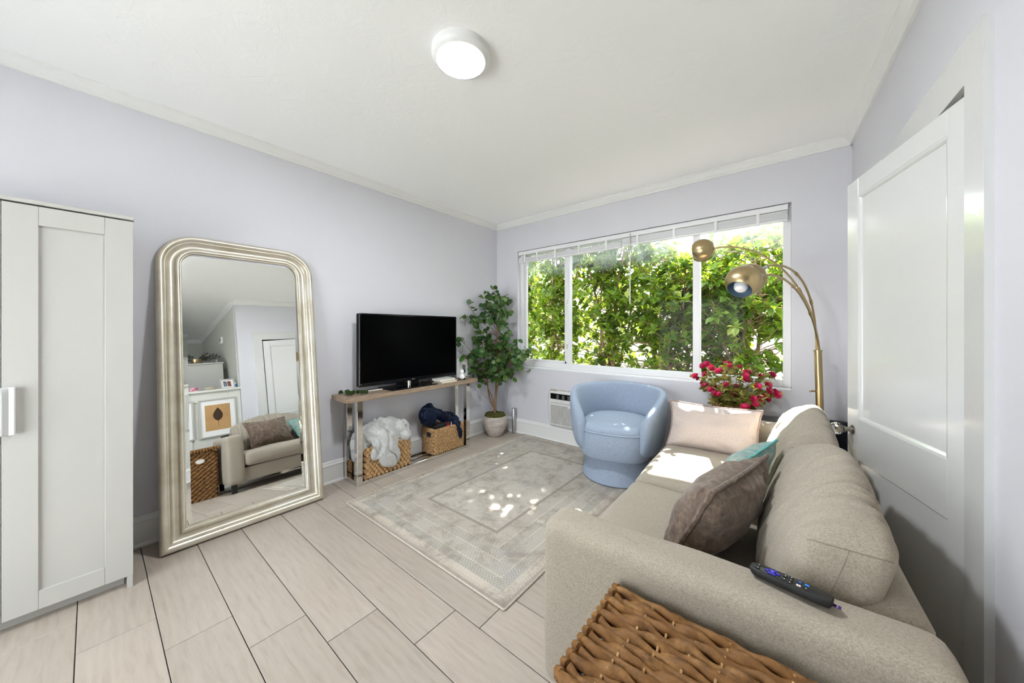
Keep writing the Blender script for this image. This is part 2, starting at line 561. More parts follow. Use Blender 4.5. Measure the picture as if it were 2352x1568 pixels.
        for ax in range(3):
            a, b = [(1, 2), (2, 0), (0, 1)][ax]
            for sg in (-1, 1):
                g = []
                for i in range(ns[a] + 1):
                    row = []
                    for j in range(ns[b] + 1):
                        p = [0, 0, 0]
                        p[ax] = sg
                        p[a] = tt(i, ns[a], h[a]); p[b] = tt(j, ns[b], h[b])
                        row.append(put(p))
                    g.append(row)
                for i in range(ns[a]):
                    for j in range(ns[b]):
                        q = (g[i][j], g[i + 1][j], g[i + 1][j + 1], g[i][j + 1])
                        fs.append(q if sg > 0 else q[::-1])
        return s.add(vs, fs)

    def ell(s, c, r, n=14, rot=None):
        M = Matrix.Translation(c)
        if rot:
            M = M @ rot.to_4x4()
        prof = []
        m = n // 2
        vs = []; fs = []
        for i in range(m + 1):
            a = -PI / 2 + PI * i / m
            for k in range(n):
                b = 2 * PI * k / n
                vs.append(M @ Vector((r[0] * math.cos(a) * math.cos(b), r[1] * math.cos(a) * math.sin(b), r[2] * math.sin(a))))
        for i in range(m):
            for k in range(n):
                l = (k + 1) % n
                fs.append((i * n + k, i * n + l, (i + 1) * n + l, (i + 1) * n + k))
        return s.add(vs, fs)

    def xf(s, M):
        s.v = [tuple(M @ Vector(p)) for p in s.v]
        return s

    def mesh(s, name, smooth=True, angle=40):
        me = bpy.data.meshes.new(name)
        me.from_pydata(s.v, [], s.f)
        if len(s.a) == len(s.v) and s.a:
            at = me.attributes.new('rnd', 'FLOAT', 'POINT')
            at.data.foreach_set('value', s.a)
        bm = bmesh.new(); bm.from_mesh(me)
        bmesh.ops.recalc_face_normals(bm, faces=bm.faces) if len(bm.faces) < 60000 and not s.a else None
        bm.to_mesh(me); bm.free()
        if smooth:
            me.polygons.foreach_set('use_smooth', [True] * len(me.polygons))
            try:
                me.set_sharp_from_angle(angle=R(angle))
            except Exception:
                pass
        return me

BASE = {}

def put(name, mb, m, parent=None, smooth=True, world=False, angle=40):
    """link the collected shapes as one mesh object"""
    if world and parent is not None:
        mb.xf(BASE[parent.name].inverted())
    me = mb.mesh(name, smooth, angle) if isinstance(mb, MB) else mb
    if m is not None and not me.materials:
        me.materials.append(m)
    o = bpy.data.objects.new(name, me)
    COL.objects.link(o)
    if parent is not None:
        o.parent = parent
    BASE[o.name] = BASE[parent.name] if parent is not None else Matrix()
    return o

def thing(name, label, cat, loc=(0, 0, 0), rz=0.0, group=None):
    o = bpy.data.objects.new(name, None)
    COL.objects.link(o)
    o.empty_display_size = 0.1
    o.location = loc; o.rotation_euler = (0, 0, rz)
    o['label'] = label; o['category'] = cat
    if group:
        o['group'] = group
    BASE[o.name] = Matrix.Translation(loc) @ Matrix.Rotation(rz, 4, 'Z')
    return o

def tag(o, label, cat, group=None):
    o['label'] = label; o['category'] = cat
    if group:
        o['group'] = group
    return o

def struct(name, mb, m, label=None, smooth=False):
    o = put(name, mb, m, smooth=smooth)
    o['kind'] = 'structure'
    if label:
        o['label'] = label
    return o

def bez(p0, p1, p2, p3, n=20):
    p0, p1, p2, p3 = map(Vector, (p0, p1, p2, p3))
    return [p0 * (1 - t) ** 3 + p1 * 3 * t * (1 - t) ** 2 + p2 * 3 * t * t * (1 - t) + p3 * t ** 3 for t in [i / n for i in range(n + 1)]]

def smooth_path(pts, n=8):
    P = [Vector(p) for p in pts]
    out = []
    for i in range(len(P) - 1):
        a = P[max(i - 1, 0)]; b = P[i]; c = P[i + 1]; d = P[min(i + 2, len(P) - 1)]
        for k in range(n):
            t = k / n
            out.append(0.5 * ((2 * b) + (c - a) * t + (2 * a - 5 * b + 4 * c - d) * t * t + (3 * b - a - 3 * c + d) * t ** 3))
    out.append(P[-1])
    return out

def extr(prof, p0, p1, up=(0, 0, 1), side=(1, 0, 0)):
    """straight moulding: profile [(out, z)] swept from p0 to p1; side: which way 'out' points"""
    p0, p1, up, side = map(Vector, (p0, p1, up, side))
    return MB().rings([[p + side * a + up * b for a, b in prof] for p in (p0, p1)])

H = 2.78
# right wall runs slightly askew
def rwx(y):
    return 3.507 - y * 0.0535
RN = Vector((-1, -0.0535, 0)).normalized()       # right wall normal, into the room
RD = Vector((0.0535, -1, 0)).normalized()        # along it, towards the camera

# ------------------------------------------------------------------ the room
fl = struct('floor', MB().box(-0.15, -5.3, -0.08, 7.0, 0.12, -0.006), BLACKM, 'pale oak plank floor with dark joints')
rowy = [-4.71, -4.48, -4.25, -4.03, -3.81, -3.585, -3.349, -3.121, -2.899, -2.667, -2.434, -2.205, -1.975, -1.745, -1.515, -1.285, -1.055, -0.825, -0.595, -0.365, -0.135, 0.0]
seam0 = {-3.81: 0.596, -3.585: 0.848, -3.349: 1.11, -3.121: 1.371, -2.899: 1.60, -2.667: 1.90, -2.434: 2.06}
PL = 1.55
g = 0.0015
for i in range(len(rowy) - 1):
    y0, y1 = rowy[i], rowy[i + 1]
    s0 = seam0.get(y0, (0.3 + 0.27 * i) % PL)
    xs = [0.0]
    x = s0 % PL
    while x < 4.2:
        if x > 0.12:
            xs.append(x)
        x += PL
    xs.append(4.2 if y0 < -2.2 else 3.72)
    for a, b_ in zip(xs[:-1], xs[1:]):
        put('plank', MB().box(a + g, y0 + g, -0.006, b_ - g, y1 - g, 0.0, 0.0016), PLANK, fl, smooth=False)

struct('ceiling', MB().box(-0.15, -5.3, H, 7.0, 0.15, H + 0.1), CEIL, 'white hand-trowelled plaster ceiling')
struct('wall_left', MB().box(-0.15, -5.3, -0.05, 0.0, 0.15, H + 0.05), WALL, 'pale lavender wall behind the mirror and the television')
WX0, WX1, WZ0, WZ1 = 0.368, 3.16, 0.855, 2.375
ww = MB()
ww.box(-0.15, 0, -0.05, WX0, 0.15, H + 0.05); ww.box(WX1, 0, -0.05, 4.2, 0.15, H + 0.05)
ww.box(WX0, 0, -0.05, WX1, 0.15, WZ0); ww.box(WX0, 0, WZ1, WX1, 0.15, H + 0.05)
struct('wall_window', ww, WALL, 'pale lavender wall around the wide window')
# right wall with a doorway, then an open corner at y = -2.1
DH0, DH1, DTOP = -1.79, -0.965, 2.135
def wseg(mb, ya, yb, z0, z1, th=0.12):
    a = Vector((rwx(ya), ya, 0)); b = Vector((rwx(yb), yb, 0))
    o = -RN * th
    vs = []
    for p in (a, b, b + o, a + o):
        vs += [(p.x, p.y, z0), (p.x, p.y, z1)]
    mb.add(vs, [(0, 2, 3, 1), (2, 4, 5, 3), (4, 6, 7, 5), (6, 0, 1, 7), (0, 6, 4, 2), (1, 3, 5, 7)])
rw = MB()
wseg(rw, 0.02, DH1, -0.05, H + 0.05); wseg(rw, DH0, -2.10, -0.05, H + 0.05); wseg(rw, DH1, DH0, DTOP, H + 0.05)
struct('wall_right', rw, WALL, 'pale lavender wall with the panelled door')
hb = MB(); hb.box(4.15, -2.0, -0.05, 4.2, 0.15, H); hb.box(3.66, -2.02, -0.05, 4.2, -1.985, H)
struct('wall_hallway', hb, WALLG, 'dim hallway wall behind the ajar door')
BX0, BX1, BZ0, BZ1 = 0.55, 2.45, 0.10, 2.12
wb = MB()
wb.box(-0.15, -5.3, -0.05, BX0, -5.15, H + 0.05); wb.box(BX1, -5.3, -0.05, 7.0, -5.15, H + 0.05)
wb.box(BX0, -5.3, -0.05, BX1, -5.15, BZ0); wb.box(BX0, -5.3, BZ1, BX1, -5.15, H + 0.05)
struct('wall_back', wb, WALL, 'wall behind the camera with the added window')
struct('wall_kitchen', MB().box(3.735, -2.10, -0.05, 7.0, -2.02, H + 0.05), WALLG, 'sage wall of the kitchen')
struct('wall_far_kitchen', MB().box(6.2, -5.3, -0.05, 6.35, -2.02, H + 0.05), WALLG, 'sage end wall of the kitchen')
# half-height panelled wall with a ledge at the open corner
hw = struct('wall_half', MB().box(3.665, -4.4, -0.05, 3.80, -2.101, 1.37), WALLG, 'sage half wall with a ledge')
put('ledge', MB().box(3.615, -4.4, 1.37, 3.83, -2.075, 1.405, 0.006), mat('sage_trim', (0.66, 0.67, 0.62), 0.35), hw, smooth=False)
for (a, b_, c, d) in ((-2.25, -2.101, 0.2, 1.37), (-2.78, -2.66, 0.2, 1.37), (-2.66, -2.25, 1.24, 1.37), (-2.66, -2.25, 0.2, 0.32), (-3.4, -2.78, 1.24, 1.37)):
    put('panel_rail', MB().box(3.653, a, c, 3.666, b_, d, 0.003), MATS['sage_trim'], hw, smooth=False)

# crown mouldings: profile (out from wall, down from ceiling)
CROWN = [(0, 0), (0.055, 0), (0.055, -0.012), (0.048, -0.018), (0.040, -0.030), (0.026, -0.046), (0.014, -0.054), (0.014, -0.068), (0, -0.068)]
def crown(i, p0, p1, side):
    o = struct('trim_%d' % i, extr(CROWN, p0, p1, side=side), TRIM, 'white crown moulding')
crown(1, (0, -5.15, H), (0, 0, H), (1, 0, 0))
crown(2, (0, 0, H), (3.51, 0, H), (0, -1, 0))
crown(3, (rwx(0), 0, H), (rwx(-2.12), -2.12, H), RN)
crown(4, (3.66, -2.10, H), (6.2, -2.10, H), (0, -1, 0))
crown(5, (6.2, -2.1, H), (6.2, -5.15, H), (-1, 0, 0))
# baseboards: profile (out, up)
BB = [(0, 0), (0.026, 0), (0.026, 0.012), (0.019, 0.020), (0.016, 0.022), (0.016, 0.148), (0.020, 0.152), (0.020, 0.160), (0.012, 0.170), (0.010, 0.182), (0.005, 0.189), (0, 0.189)]
def base(n_, p0, p1, side):
    struct('baseboard_' + n_, extr(BB, p0, p1, side=side), TRIM, 'tall white baseboard')
base('left', (0, -5.15, 0), (0, 0, 0), (1, 0, 0))
base('window', (0.0, 0, 0), (3.5, 0, 0), (0, -1, 0))
base('right', (rwx(-1.91), -1.91, 0), (rwx(-2.1), -2.1, 0), RN)
base('half_wall', (3.665, -2.1, 0), (3.665, -4.4, 0), (-1, 0, 0))

# ------------------------------------------------------------------ window
w1 = struct('window_1', MB().box(WX0, 0.02, WZ0 - 0.0, WX1, 0.135, WZ0 + 0.022, 0.004), FRAMEW, 'wide white three-light window over the hedge')
FY0, FY1 = 0.055, 0.125
def fr(name, x0, z0, x1, z1, y0=FY0, y1=FY1):
    return put(name, MB().box(x0, y0, z0, x1, y1, z1, 0.004), FRAMEW, w1, smooth=False)
GZ0, GZ1 = 0.94, 2.32
fr('frame_jamb', WX0, WZ0 + 0.022, WX0 + 0.055, WZ1)
fr('frame_jamb', WX1 - 0.055, WZ0 + 0.022, WX1, WZ1)
fr('frame_sill', WX0 + 0.055, WZ0 + 0.022, WX1 - 0.055, GZ0)
fr('frame_head', WX0 + 0.055, GZ1, WX1 - 0.055, WZ1)
fr('mullion', 2.435, GZ0, 2.495, GZ1)
fr('mullion', 1.062, GZ0, 1.085, GZ1)
fr('sash_stile', 1.086, GZ0, 1.125, GZ1, 0.04, 0.10)
fr('sash_stile', WX0 + 0.056, GZ0, WX0 + 0.092, GZ1, 0.07, 0.11)
fr('sash_rail', WX0 + 0.092, GZ0, 1.062, GZ0 + 0.03, 0.07, 0.11)
fr('sash_stile', 1.034, GZ0, 1.061, GZ1, 0.07, 0.11)
fr('sash_lock', 1.066, 1.66, 1.082, 1.72, 0.035, 0.055)
fr('sash_lock', 1.066, 1.12, 1.082, 1.18, 0.035, 0.055)
for (a, b_) in ((WX0 + 0.092, 1.034), (1.125, 2.435), (2.495, WX1 - 0.055)):
    put('pane', MB().box(a, 0.088, GZ0, b_, 0.092, GZ1), GLASS, w1, smooth=False)
# unseen window added behind the camera to let in more daylight
w2 = struct('window_added', MB().box(BX0, -5.28, BZ0, BX1, -5.13, BZ0 + 0.03, 0.004), FRAMEW, 'unseen white window added behind the camera for daylight')
for (a, b_, c, d) in ((BX0, BX0 + 0.06, BZ0 + 0.03, BZ1), (BX1 - 0.06, BX1, BZ0 + 0.03, BZ1), (1.47, 1.53, BZ0 + 0.03, BZ1), (BX0 + 0.06, 1.47, BZ1 - 0.06, BZ1), (1.53, BX1 - 0.06, BZ1 - 0.06, BZ1)):
    put('frame_bar', MB().box(a, -5.26, c, b_, -5.2, d, 0.004), FRAMEW, w2, smooth=False)
for (a, b_) in ((BX0 + 0.06, 1.47), (1.53, BX1 - 0.06)):
    put('pane', MB().box(a, -5.235, BZ0 + 0.03, b_, -5.231, BZ1 - 0.06), GLASS, w2, smooth=False)
# raised venetian blinds
bl = thing('venetian_blind', 'white venetian blind drawn up along the top of the window', 'blind', (1.765, 0.03, 2.30))
put('headrail', MB().box(WX0 + 0.008, 0.004, 2.322, WX1 - 0.02, 0.05, 2.368, 0.003), FRAMEW, bl, smooth=False, world=True)
def stack(x0, x1, z0, z1, n):
    for k in range(n):
        z = z0 + 0.018 + (z1 - z0 - 0.018) * k / n
        put('slat', MB().box(x0, 0.006 + 0.002 * (k % 2), z, x1, 0.048, z + (z1 - z0) / n * 0.55), FRAMEW, bl, smooth=False, world=True)
    put('bottom_rail', MB().box(x0, 0.004, z0, x1, 0.05, z0 + 0.016, 0.003), FRAMEW, bl, smooth=False, world=True)
stack(WX0 + 0.012, 1.765, 2.222, 2.288, 9)
stack(1.77, WX1 - 0.024, 2.235, 2.316, 12)
for x in (0.47, 0.66, 0.93, 1.25, 1.58, 1.92, 2.27, 2.62, 2.93):
    put('ladder_tape', MB().box(x, 0.0, 2.222, x + 0.022, 0.004, 2.322), WPLAS, bl, smooth=False, world=True)
put('wand', MB().cyl((1.86, -0.012, 2.35), (1.86, -0.012, 1.62), 0.0055, 8), mat('clear_grey_plastic', (0.62, 0.64, 0.64), 0.2), bl, world=True)
put('wand', MB().cyl((0.455, -0.012, 2.33), (0.455, -0.012, 1.5), 0.004, 8), WPLAS, bl, world=True)

# ------------------------------------------------------------------ door and casing
cz = MB()
def cas(mb, ya, yb, z0, z1, th=0.02):
    a = Vector((rwx(ya), ya, 0)); b = Vector((rwx(yb), yb, 0)); o = RN * th
    vs = []
    for p in (a, b, b + o, a + o):
        vs += [(p.x, p.y, z0), (p.x, p.y, z1)]
    mb.add(vs, [(0, 2, 3, 1), (2, 4, 5, 3), (4, 6, 7, 5), (6, 0, 1, 7), (0, 6, 4, 2), (1, 3, 5, 7)])
cas(cz, -1.905, -1.785, 0, 2.27); cas(cz, -0.97, -0.85, 0, 2.27); cas(cz, -1.785, -0.97, 2.13, 2.27)
struct('trim_6', cz, SATIN, 'glossy white door casing')
HX, HY = 3.592, -1.775
AZ = R(15.6)
d1 = bpy.data.objects.new('door_1', None); COL.objects.link(d1)
d1.location = (HX, HY, 0); d1.rotation_euler = (0, 0, AZ); d1['kind'] = 'structure'
d1['label'] = 'glossy white two-panel door standing ajar behind the sofa'
BASE[d1.name] = Matrix.Translation((HX, HY, 0)) @ Matrix.Rotation(AZ, 4, 'Z')
DW, DZ0, DZ1 = 0.768, 0.012, 2.105
T0, T1 = 0.0, 0.036      # room face at x = 0, thickness to +x
def dp(name, y0, z0, y1, z1, x0=T0, x1=T1, b=0.002):
    return put(name, MB().box(x0, y0, z0, x1, y1, z1, b), SATIN, d1, smooth=False)
dp('stile', 0, DZ0, 0.085, DZ1); dp('stile', DW - 0.105, DZ0, DW, DZ1)
dp('rail', 0.085, 2.015, DW - 0.105, DZ1); dp('rail', 0.085, 0.70, DW - 0.105, 0.905); dp('rail', 0.085, DZ0, DW - 0.105, 0.22)
dp('panel', 0.085, 0.905, DW - 0.105, 2.015, 0.012, 0.03); dp('panel', 0.085, 0.22, DW - 0.105, 0.70, 0.006, 0.03)
pm = [(0.0, 0.0), (0.012, 0.0), (0.010, 0.008), (0.004, 0.014), (0.0, 0.016)]
for (p0, p1, up, nm) in (((0.012, 0.085, 0.905), (0.012, DW - 0.105, 0.905), (0, 0, 1), 'panel_bead'), ((0.012, 0.085, 2.015), (0.012, DW - 0.105, 2.015), (0, 0, -1), 'panel_bead'),
                         ((0.012, 0.085, 0.905), (0.012, 0.085, 2.015), (0, 1, 0), 'panel_bead'), ((0.012, DW - 0.105, 0.905), (0.012, DW - 0.105, 2.015), (0, -1, 0), 'panel_bead')):
    put(nm, extr(pm, p0, p1, up=up, side=(-1, 0, 0)), SATIN, d1, smooth=False)
kz, ky = 0.84, DW - 0.055
MK = Matrix.Translation((0, ky, kz)) @ Matrix.Rotation(-PI / 2, 4, 'Y')
put('escutcheon', MB().lathe([(0.024, 0), (0.024, 0.004), (0.012, 0.007), (0.011, 0.03), (0.016, 0.032), (0.016, 0.038)], 20, MK), mat('aged_nickel', (0.35, 0.32, 0.28), 0.3, 1.0), d1)
put('knob', MB().lathe([(0.010, 0.038), (0.018, 0.041), (0.029, 0.052), (0.033, 0.064), (0.031, 0.078), (0.022, 0.088), (0.010, 0.091), (0.0, 0.0915)], 12, MK), GLASSC, d1, angle=15)

# ------------------------------------------------------------------ ceiling light
LX, LY = 1.835, -2.34
clt = thing('ceiling_light', 'round white LED disc light on the ceiling', 'ceiling light', (LX, LY, H))
put('housing', MB().lathe([(0.0, 0), (0.148, 0), (0.148, -0.026), (0.146, -0.030), (0.140, -0.040), (0.124, -0.048), (0.120, -0.046)], 64, cap1=False), WPLAS, clt)
put('diffuser', MB().lathe([(0.121, -0.045), (0.10, -0.047), (0.0, -0.0475)], 64), mat('led_diffuser', (1, 1, 1), 0.5, emit=((0.93, 0.965, 1.0), 115.0)), clt)
# ------------------------------------------------------------------ rug
rug = thing('area_rug', 'faded grey and beige area rug with woven herringbone borders', 'rug', (1.285, -1.155, 0))
put('field', MB().box(-0.80, -1.135, 0.0005, 0.80, 1.135, 0.009, 0.002), RUG, rug, smooth=False)
for (a, b_) in (((-0.803, -1.138), (0.803, -1.138)), ((0.803, -1.138), (0.803, 1.138)), ((0.803, 1.138), (-0.803, 1.138)), ((-0.803, 1.138), (-0.803, -1.138))):
    put('binding', MB().cyl((a[0], a[1], 0.0058), (b_[0], b_[1], 0.0058), 0.0055, 8), RUGB, rug)

# ------------------------------------------------------------------ sofa
sofa = thing('sofa', 'oatmeal linen two-seat sofa with low wide arms along the door wall', 'sofa', (2.46, -2.53, 0), R(2.0))
SD, SL, AW, AH = 0.972, 2.15, 0.165, 0.675
def wr(amp, sc_, seed=0.0, dirv=(1, 1, 1)):
    def f(q, h):
        n_ = noise.noise(Vector((q.x * dirv[0] * sc_ + seed, q.y * dirv[1] * sc_, q.z * dirv[2] * sc_)))
        return q + Vector((q.x / h.x, q.y / h.y, q.z / h.z)).normalized() * n_ * amp
    return f
put('base', MB().soft((SD / 2 + 0.01, SL / 2, 0.19), (SD - 0.05, SL - 2 * AW + 0.02, 0.17), 0.02, 8), SOFA, sofa)
put('arm', MB().soft((SD / 2, AW / 2, 0.10 + (AH - 0.10) / 2), (SD, AW, AH - 0.10), 0.042, 26, (0.004, 0.006, 0.006), wr(0.004, 6, 1)), SOFA, sofa)
put('arm', MB().soft((SD / 2, SL - AW / 2, 0.10 + (AH - 0.10) / 2), (SD, AW, AH - 0.10), 0.042, 26, (0.004, 0.006, 0.006), wr(0.004, 6, 4)), SOFA, sofa)
put('backrest', MB().soft((SD - 0.095, SL / 2, 0.10 + (AH - 0.10) / 2 - 0.003), (0.18, SL - 2 * AW - 0.004, AH - 0.10), 0.045, 30, (0.0, 0, 0.004), wr(0.004, 6, 8)), SOFA, sofa)
CWD = (SL - 2 * AW) / 2
for k in (0, 1):
    cy = AW + CWD * (k + 0.5)
    def seatf(q, h, k=k):
        f = 1 - min(1, abs(q.y) / h.y) ** 4
        n_ = noise.noise(Vector((q.x * 5 + k * 9, q.y * 5, 2.0)))
        if q.z > 0:
            q = q + Vector((0, 0, n_ * 0.007))
        return q
    put('seat_cushion', MB().soft((0.385, cy, 0.365), (0.80, CWD - 0.008, 0.17), 0.05, 28, (0.018, 0.004, 0.022), seatf), SOFA, sofa)
for k in (0, 1):
    cy = AW + CWD * (k + 0.5)
    def bcf(q, h, k=k):
        u = q.z / h.z; w = q.y / h.y
        # puffy top, wrinkled with folds running front to back
        fold = noise.noise(Vector((q.x * 2.5 + 0.15 * q.y, q.y * 36.0 + 30 * k + 2.5 * q.z, q.z * 2.5)))
        fold = 0.4 - 2.2 * abs(fold)
        amp = 0.012 * (1 - abs(w) ** 6)
        d = Vector((q.x / h.x, 0, max(q.z / h.z, -0.2)))
        d = d.normalized() if d.length > 1e-6 else d
        q = q + d * fold * amp
        # lean back and taper
        q.x += 0.10 * (u + 1) * 0.5 * 1.1
        q.x *= 1.0
        return q
    cu = MB().soft((0.715, cy, 0.635), (0.195, CWD - 0.03, 0.35), 0.05, 76, (0.04, 0.006, 0.10), bcf)
    put('back_cushion', cu, SOFA, sofa)
    # boxed end seams, laid on the cushion's own surface
    bh = Vector((0.195, CWD - 0.03, 0.35)) / 2
    def on(x, y, z):
        return softpt(Vector((x * bh.x, y * bh.y, z * bh.z)), bh, 0.05, (0.04, 0.006, 0.10), bcf) + Vector((0.715, cy, 0.635))
    for e in (-1, 1):
        put('seam', MB().tube([on(-1 + 2 * j / 16, e, 0.86) for j in range(17)], 0.0016, 6), mat('linen_seam', (0.24, 0.22, 0.18), 0.9), sofa)
        put('seam', MB().tube([on(0, e, 0.86 - 1.7 * j / 12) for j in range(13)], 0.0014, 6), MATS['linen_seam'], sofa)
for (x, y) in ((0.08, 0.06), (0.08, SL - 0.06), (SD - 0.08, 0.06), (SD - 0.08, SL - 0.06)):
    put('foot', MB().box(x - 0.025, y - 0.025, 0.0, x + 0.025, y + 0.025, 0.10, 0.003), BLACKM, sofa, smooth=False)

# ------------------------------------------------------------------ pillows
def pillow_mb(w, h, t, n=26, ear=0.06, seed=0.0, wr_=0.01):
    mb = MB(); rows = {}
    def P(i, j, sgn):
        u = -1 + 2 * i / n; v = -1 + 2 * j / n
        x = w / 2 * u * (1 - ear * (1 - v * v)); y = h / 2 * v * (1 - ear * (1 - u * u))
        bd = max((1 - u * u) * (1 - v * v), 0)
        z = t / 2 * bd ** 0.42
        edge = 1 - max(abs(u), abs(v))
        k = math.exp(-((edge - 0.16) / 0.14) ** 2)
        ang = math.atan2(v, u)
        z += (noise.noise(Vector((ang * 5.5 + seed, 3 * edge, seed))) * k * 1.4 + noise.noise(Vector((u * 2.2 + seed, v * 2.2, seed + 3)))) * wr_ * min(1, bd * 6)
        return (x, y, sgn * max(z, 0))
    idx = {}
    vs = []
    for sgn in (1, -1):
        for i in range(n + 1):
            for j in range(n + 1):
                if i in (0, n) or j in (0, n):
                    if (i, j, 0) not in idx:
                        idx[(i, j, 0)] = len(vs); vs.append(P(i, j, 0))
                    idx[(i, j, sgn)] = idx[(i, j, 0)]
                else:
                    idx[(i, j, sgn)] = len(vs); vs.append(P(i, j, sgn))
    fs = []
    for sgn in (1, -1):
        for i in range(n):
            for j in range(n):
                q = (idx[(i, j, sgn)], idx[(i + 1, j, sgn)], idx[(i + 1, j + 1, sgn)], idx[(i, j + 1, sgn)])
                fs.append(q if sgn > 0 else q[::-1])
    mb.add(vs, fs)
    ring = [P(i, 0, 0) for i in range(n)] + [P(n, j, 0) for j in range(n)] + [P(n - i, n, 0) for i in range(n)] + [P(0, n - j, 0) for j in range(n)]
    return mb, ring

def frame_from(c, xdir, ydir):
    x = Vector(xdir).normalized(); y = Vector(ydir); y = (y - x * y.dot(x)).normalized(); z = x.cross(y)
    return Matrix(((x.x, y.x, z.x, c[0]), (x.y, y.y, z.y, c[1]), (x.z, y.z, z.z, c[2]), (0, 0, 0, 1)))

def pillow(name, label, c, xd, yd, w, h, t, m, mtrim, seed, wr_=0.01, trim_r=0.008, ear=0.06):
    F = frame_from(c, xd, yd)
    p = thing(name, label, 'cushion', (c[0], c[1], c[2] - h / 2))
    mb, ring = pillow_mb(w, h, t, seed=seed, wr_=wr_, ear=ear)
    mb.xf(F)
    put('cover', mb, m, p, world=True)
    rb = MB().tube([F @ Vector((q[0] * 1.012, q[1] * 1.02, 0.004 * noise.noise(Vector((q[0] * 30, q[1] * 30, seed))))) for q in ring], trim_r, 8, closed=True)
    put('flange', rb, mtrim, p, world=True)
    return p

pillow('throw_pillow', 'mocha crushed velvet pillow leaning on the nearer back cushion', (2.93, -1.97, 0.645), (0.22, 0.92, 0.0), (0.42, -0.14, 0.86), 0.53, 0.375, 0.22, VELVET, VELVET, 2.0, 0.016, 0.009, 0.09)
pillow('throw_pillow', 'mauve lumbar pillow with dark piped edge against the far arm', (2.70, -0.63, 0.615), (1, 0.0, 0.0), (0.0, 0.36, 1), 0.60, 0.345, 0.19, MAUVE, MAUVET, 5.0, 0.014, 0.006, 0.085)
tp = pillow('throw_pillow', 'teal brocade pillow tucked behind the mocha velvet one', (2.955, -1.50, 0.615), (0.35, 0.90, 0.15), (0.45, -0.2, 0.85), 0.37, 0.36, 0.16, TEAL, TEALP, 9.0, 0.008, 0.006, 0.06)

# ------------------------------------------------------------------ swivel armchair
chair = thing('swivel_armchair', 'powder blue upholstered barrel chair on a round swivel base', 'armchair', (1.90, -0.462, 0.0115), R(14))
put('base', MB().lathe([(0.30, 0.001), (0.31, 0.012), (0.302, 0.05), (0.265, 0.20), (0.255, 0.262)], 48), CHAIRF, chair)
def dshape(sc_, n=56):
    pts = []
    for k in range(n):
        a = 2 * PI * k / n
        ca, sa = math.cos(a), math.sin(a)
        e = 3.2 if sa < 0 else 2.3
        r = 1 / ((abs(ca) ** e + abs(sa) ** e) ** (1 / e))
        pts.append((0.305 * r * ca, (0.375 if sa < 0 else 0.30) * r * sa))
    return [(x * sc_, y * sc_ + (0.02)) for x, y in pts]
def drings(prof):
    return [[(x, y, z + (zb * (1 - (y / 0.4) ** 2) if zb else 0)) for (x, y) in dshape(s_)] for (s_, z, zb) in prof]
put('seat_base', MB().rings(drings([(0.90, 0.225, 0), (0.97, 0.235, 0), (1.0, 0.262, 0), (1.0, 0.40, 0), (0.985, 0.455, 0)])), CHAIRF, chair)
put('seat_cushion', MB().rings(drings([(0.98, 0.452, 0), (0.992, 0.466, 0), (0.985, 0.482, 0.0), (0.95, 0.505, 0), (0.86, 0.522, 0), (0.6, 0.534, 0), (0.3, 0.538, 0), (0.02, 0.54, 0)])), CHAIRF, chair)
put('piping', MB().tube([(x, y, 0.458) for x, y in dshape(1.0)], 0.004, 6, closed=True), mat('pale_blue_piping', (0.46, 0.54, 0.66), 0.9), chair)
# back shell: arc from one arm round the back to the other
def shell():
    rings = []
    A = R(143)
    n = 60; m = 28
    for i in range(n + 1):
        t = -1 + 2 * i / n
        a = t * A
        at = abs(t)
        top = 0.80 - 0.035 * at ** 2 - 0.20 * max(0, (at - 0.55) / 0.45) ** 2.2
        bot = 0.245 + 0.02 * at
        thick = 0.085 + 0.012 * at
        # end rounding
        e = max(0, (at - 0.93) / 0.07)
        sh = math.sqrt(max(1 - e * e, 0.0)) if e > 0 else 1
        sh = max(sh, 0.05)
        rx, ry = 0.375, 0.385
        d = Vector((math.sin(a), math.cos(a), 0))
        cxy = Vector((rx * math.sin(a), ry * math.cos(a) + 0.015, 0))
        zc = (top + bot) / 2; hz = (top - bot) / 2
        ring = []
        for k in range(m):
            p = 2 * PI * k / m
            cp, sp = math.cos(p), math.sin(p)
            ex = 2.0 / 3.4
            px_ = math.copysign(abs(cp) ** ex, cp) * thick / 2 * (0.45 + 0.55 * sh)
            pz = math.copysign(abs(sp) ** ex, sp) * hz * (0.72 + 0.28 * sh)
            z = zc - (1 - sh) * 0.02 + pz
            # wall leans outwards with height, tucks in at the bottom
            lean = 0.02 * (pz / hz) - 0.03 * max(0, -(pz / hz) - 0.4)
            ring.append(cxy + d * (px_ + lean) + Vector((0, 0, z)))
        rings.append(ring)
    return MB().rings(rings)
put('back_shell', shell(), CHAIRF, chair, angle=80)

# ------------------------------------------------------------------ floor lamp
lamp = thing('floor_lamp', 'brass three-arm arc floor lamp with globe shades behind the sofa', 'floor lamp', (3.338, -0.195, 0))
put('base', MB().lathe([(0.0, 0), (0.125, 0), (0.125, 0.018), (0.11, 0.026), (0.03, 0.03), (0.026, 0.05), (0.0, 0.05)], 40), BRASS, lamp)
pb, pt = Vector((3.338, -0.195, 0.03)), Vector((3.309, -0.195, 1.20))
put('pole', MB().cyl(pb, pt, 0.0225, 24), BRASS, lamp, world=True)
put('collar', MB().cyl(pt - (pt - pb) * 0.008, pt + (pt - pb) * 0.002, 0.0255, 24), BRASS, lamp, world=True)
sw = pb + (pt - pb) * 0.745
put('switch', MB().cyl(sw, sw + Vector((-0.045, -0.02, 0)), 0.006, 10).ell(sw + Vector((-0.048, -0.021, 0)), (0.009, 0.009, 0.009), 10), BRASS, lamp, world=True)
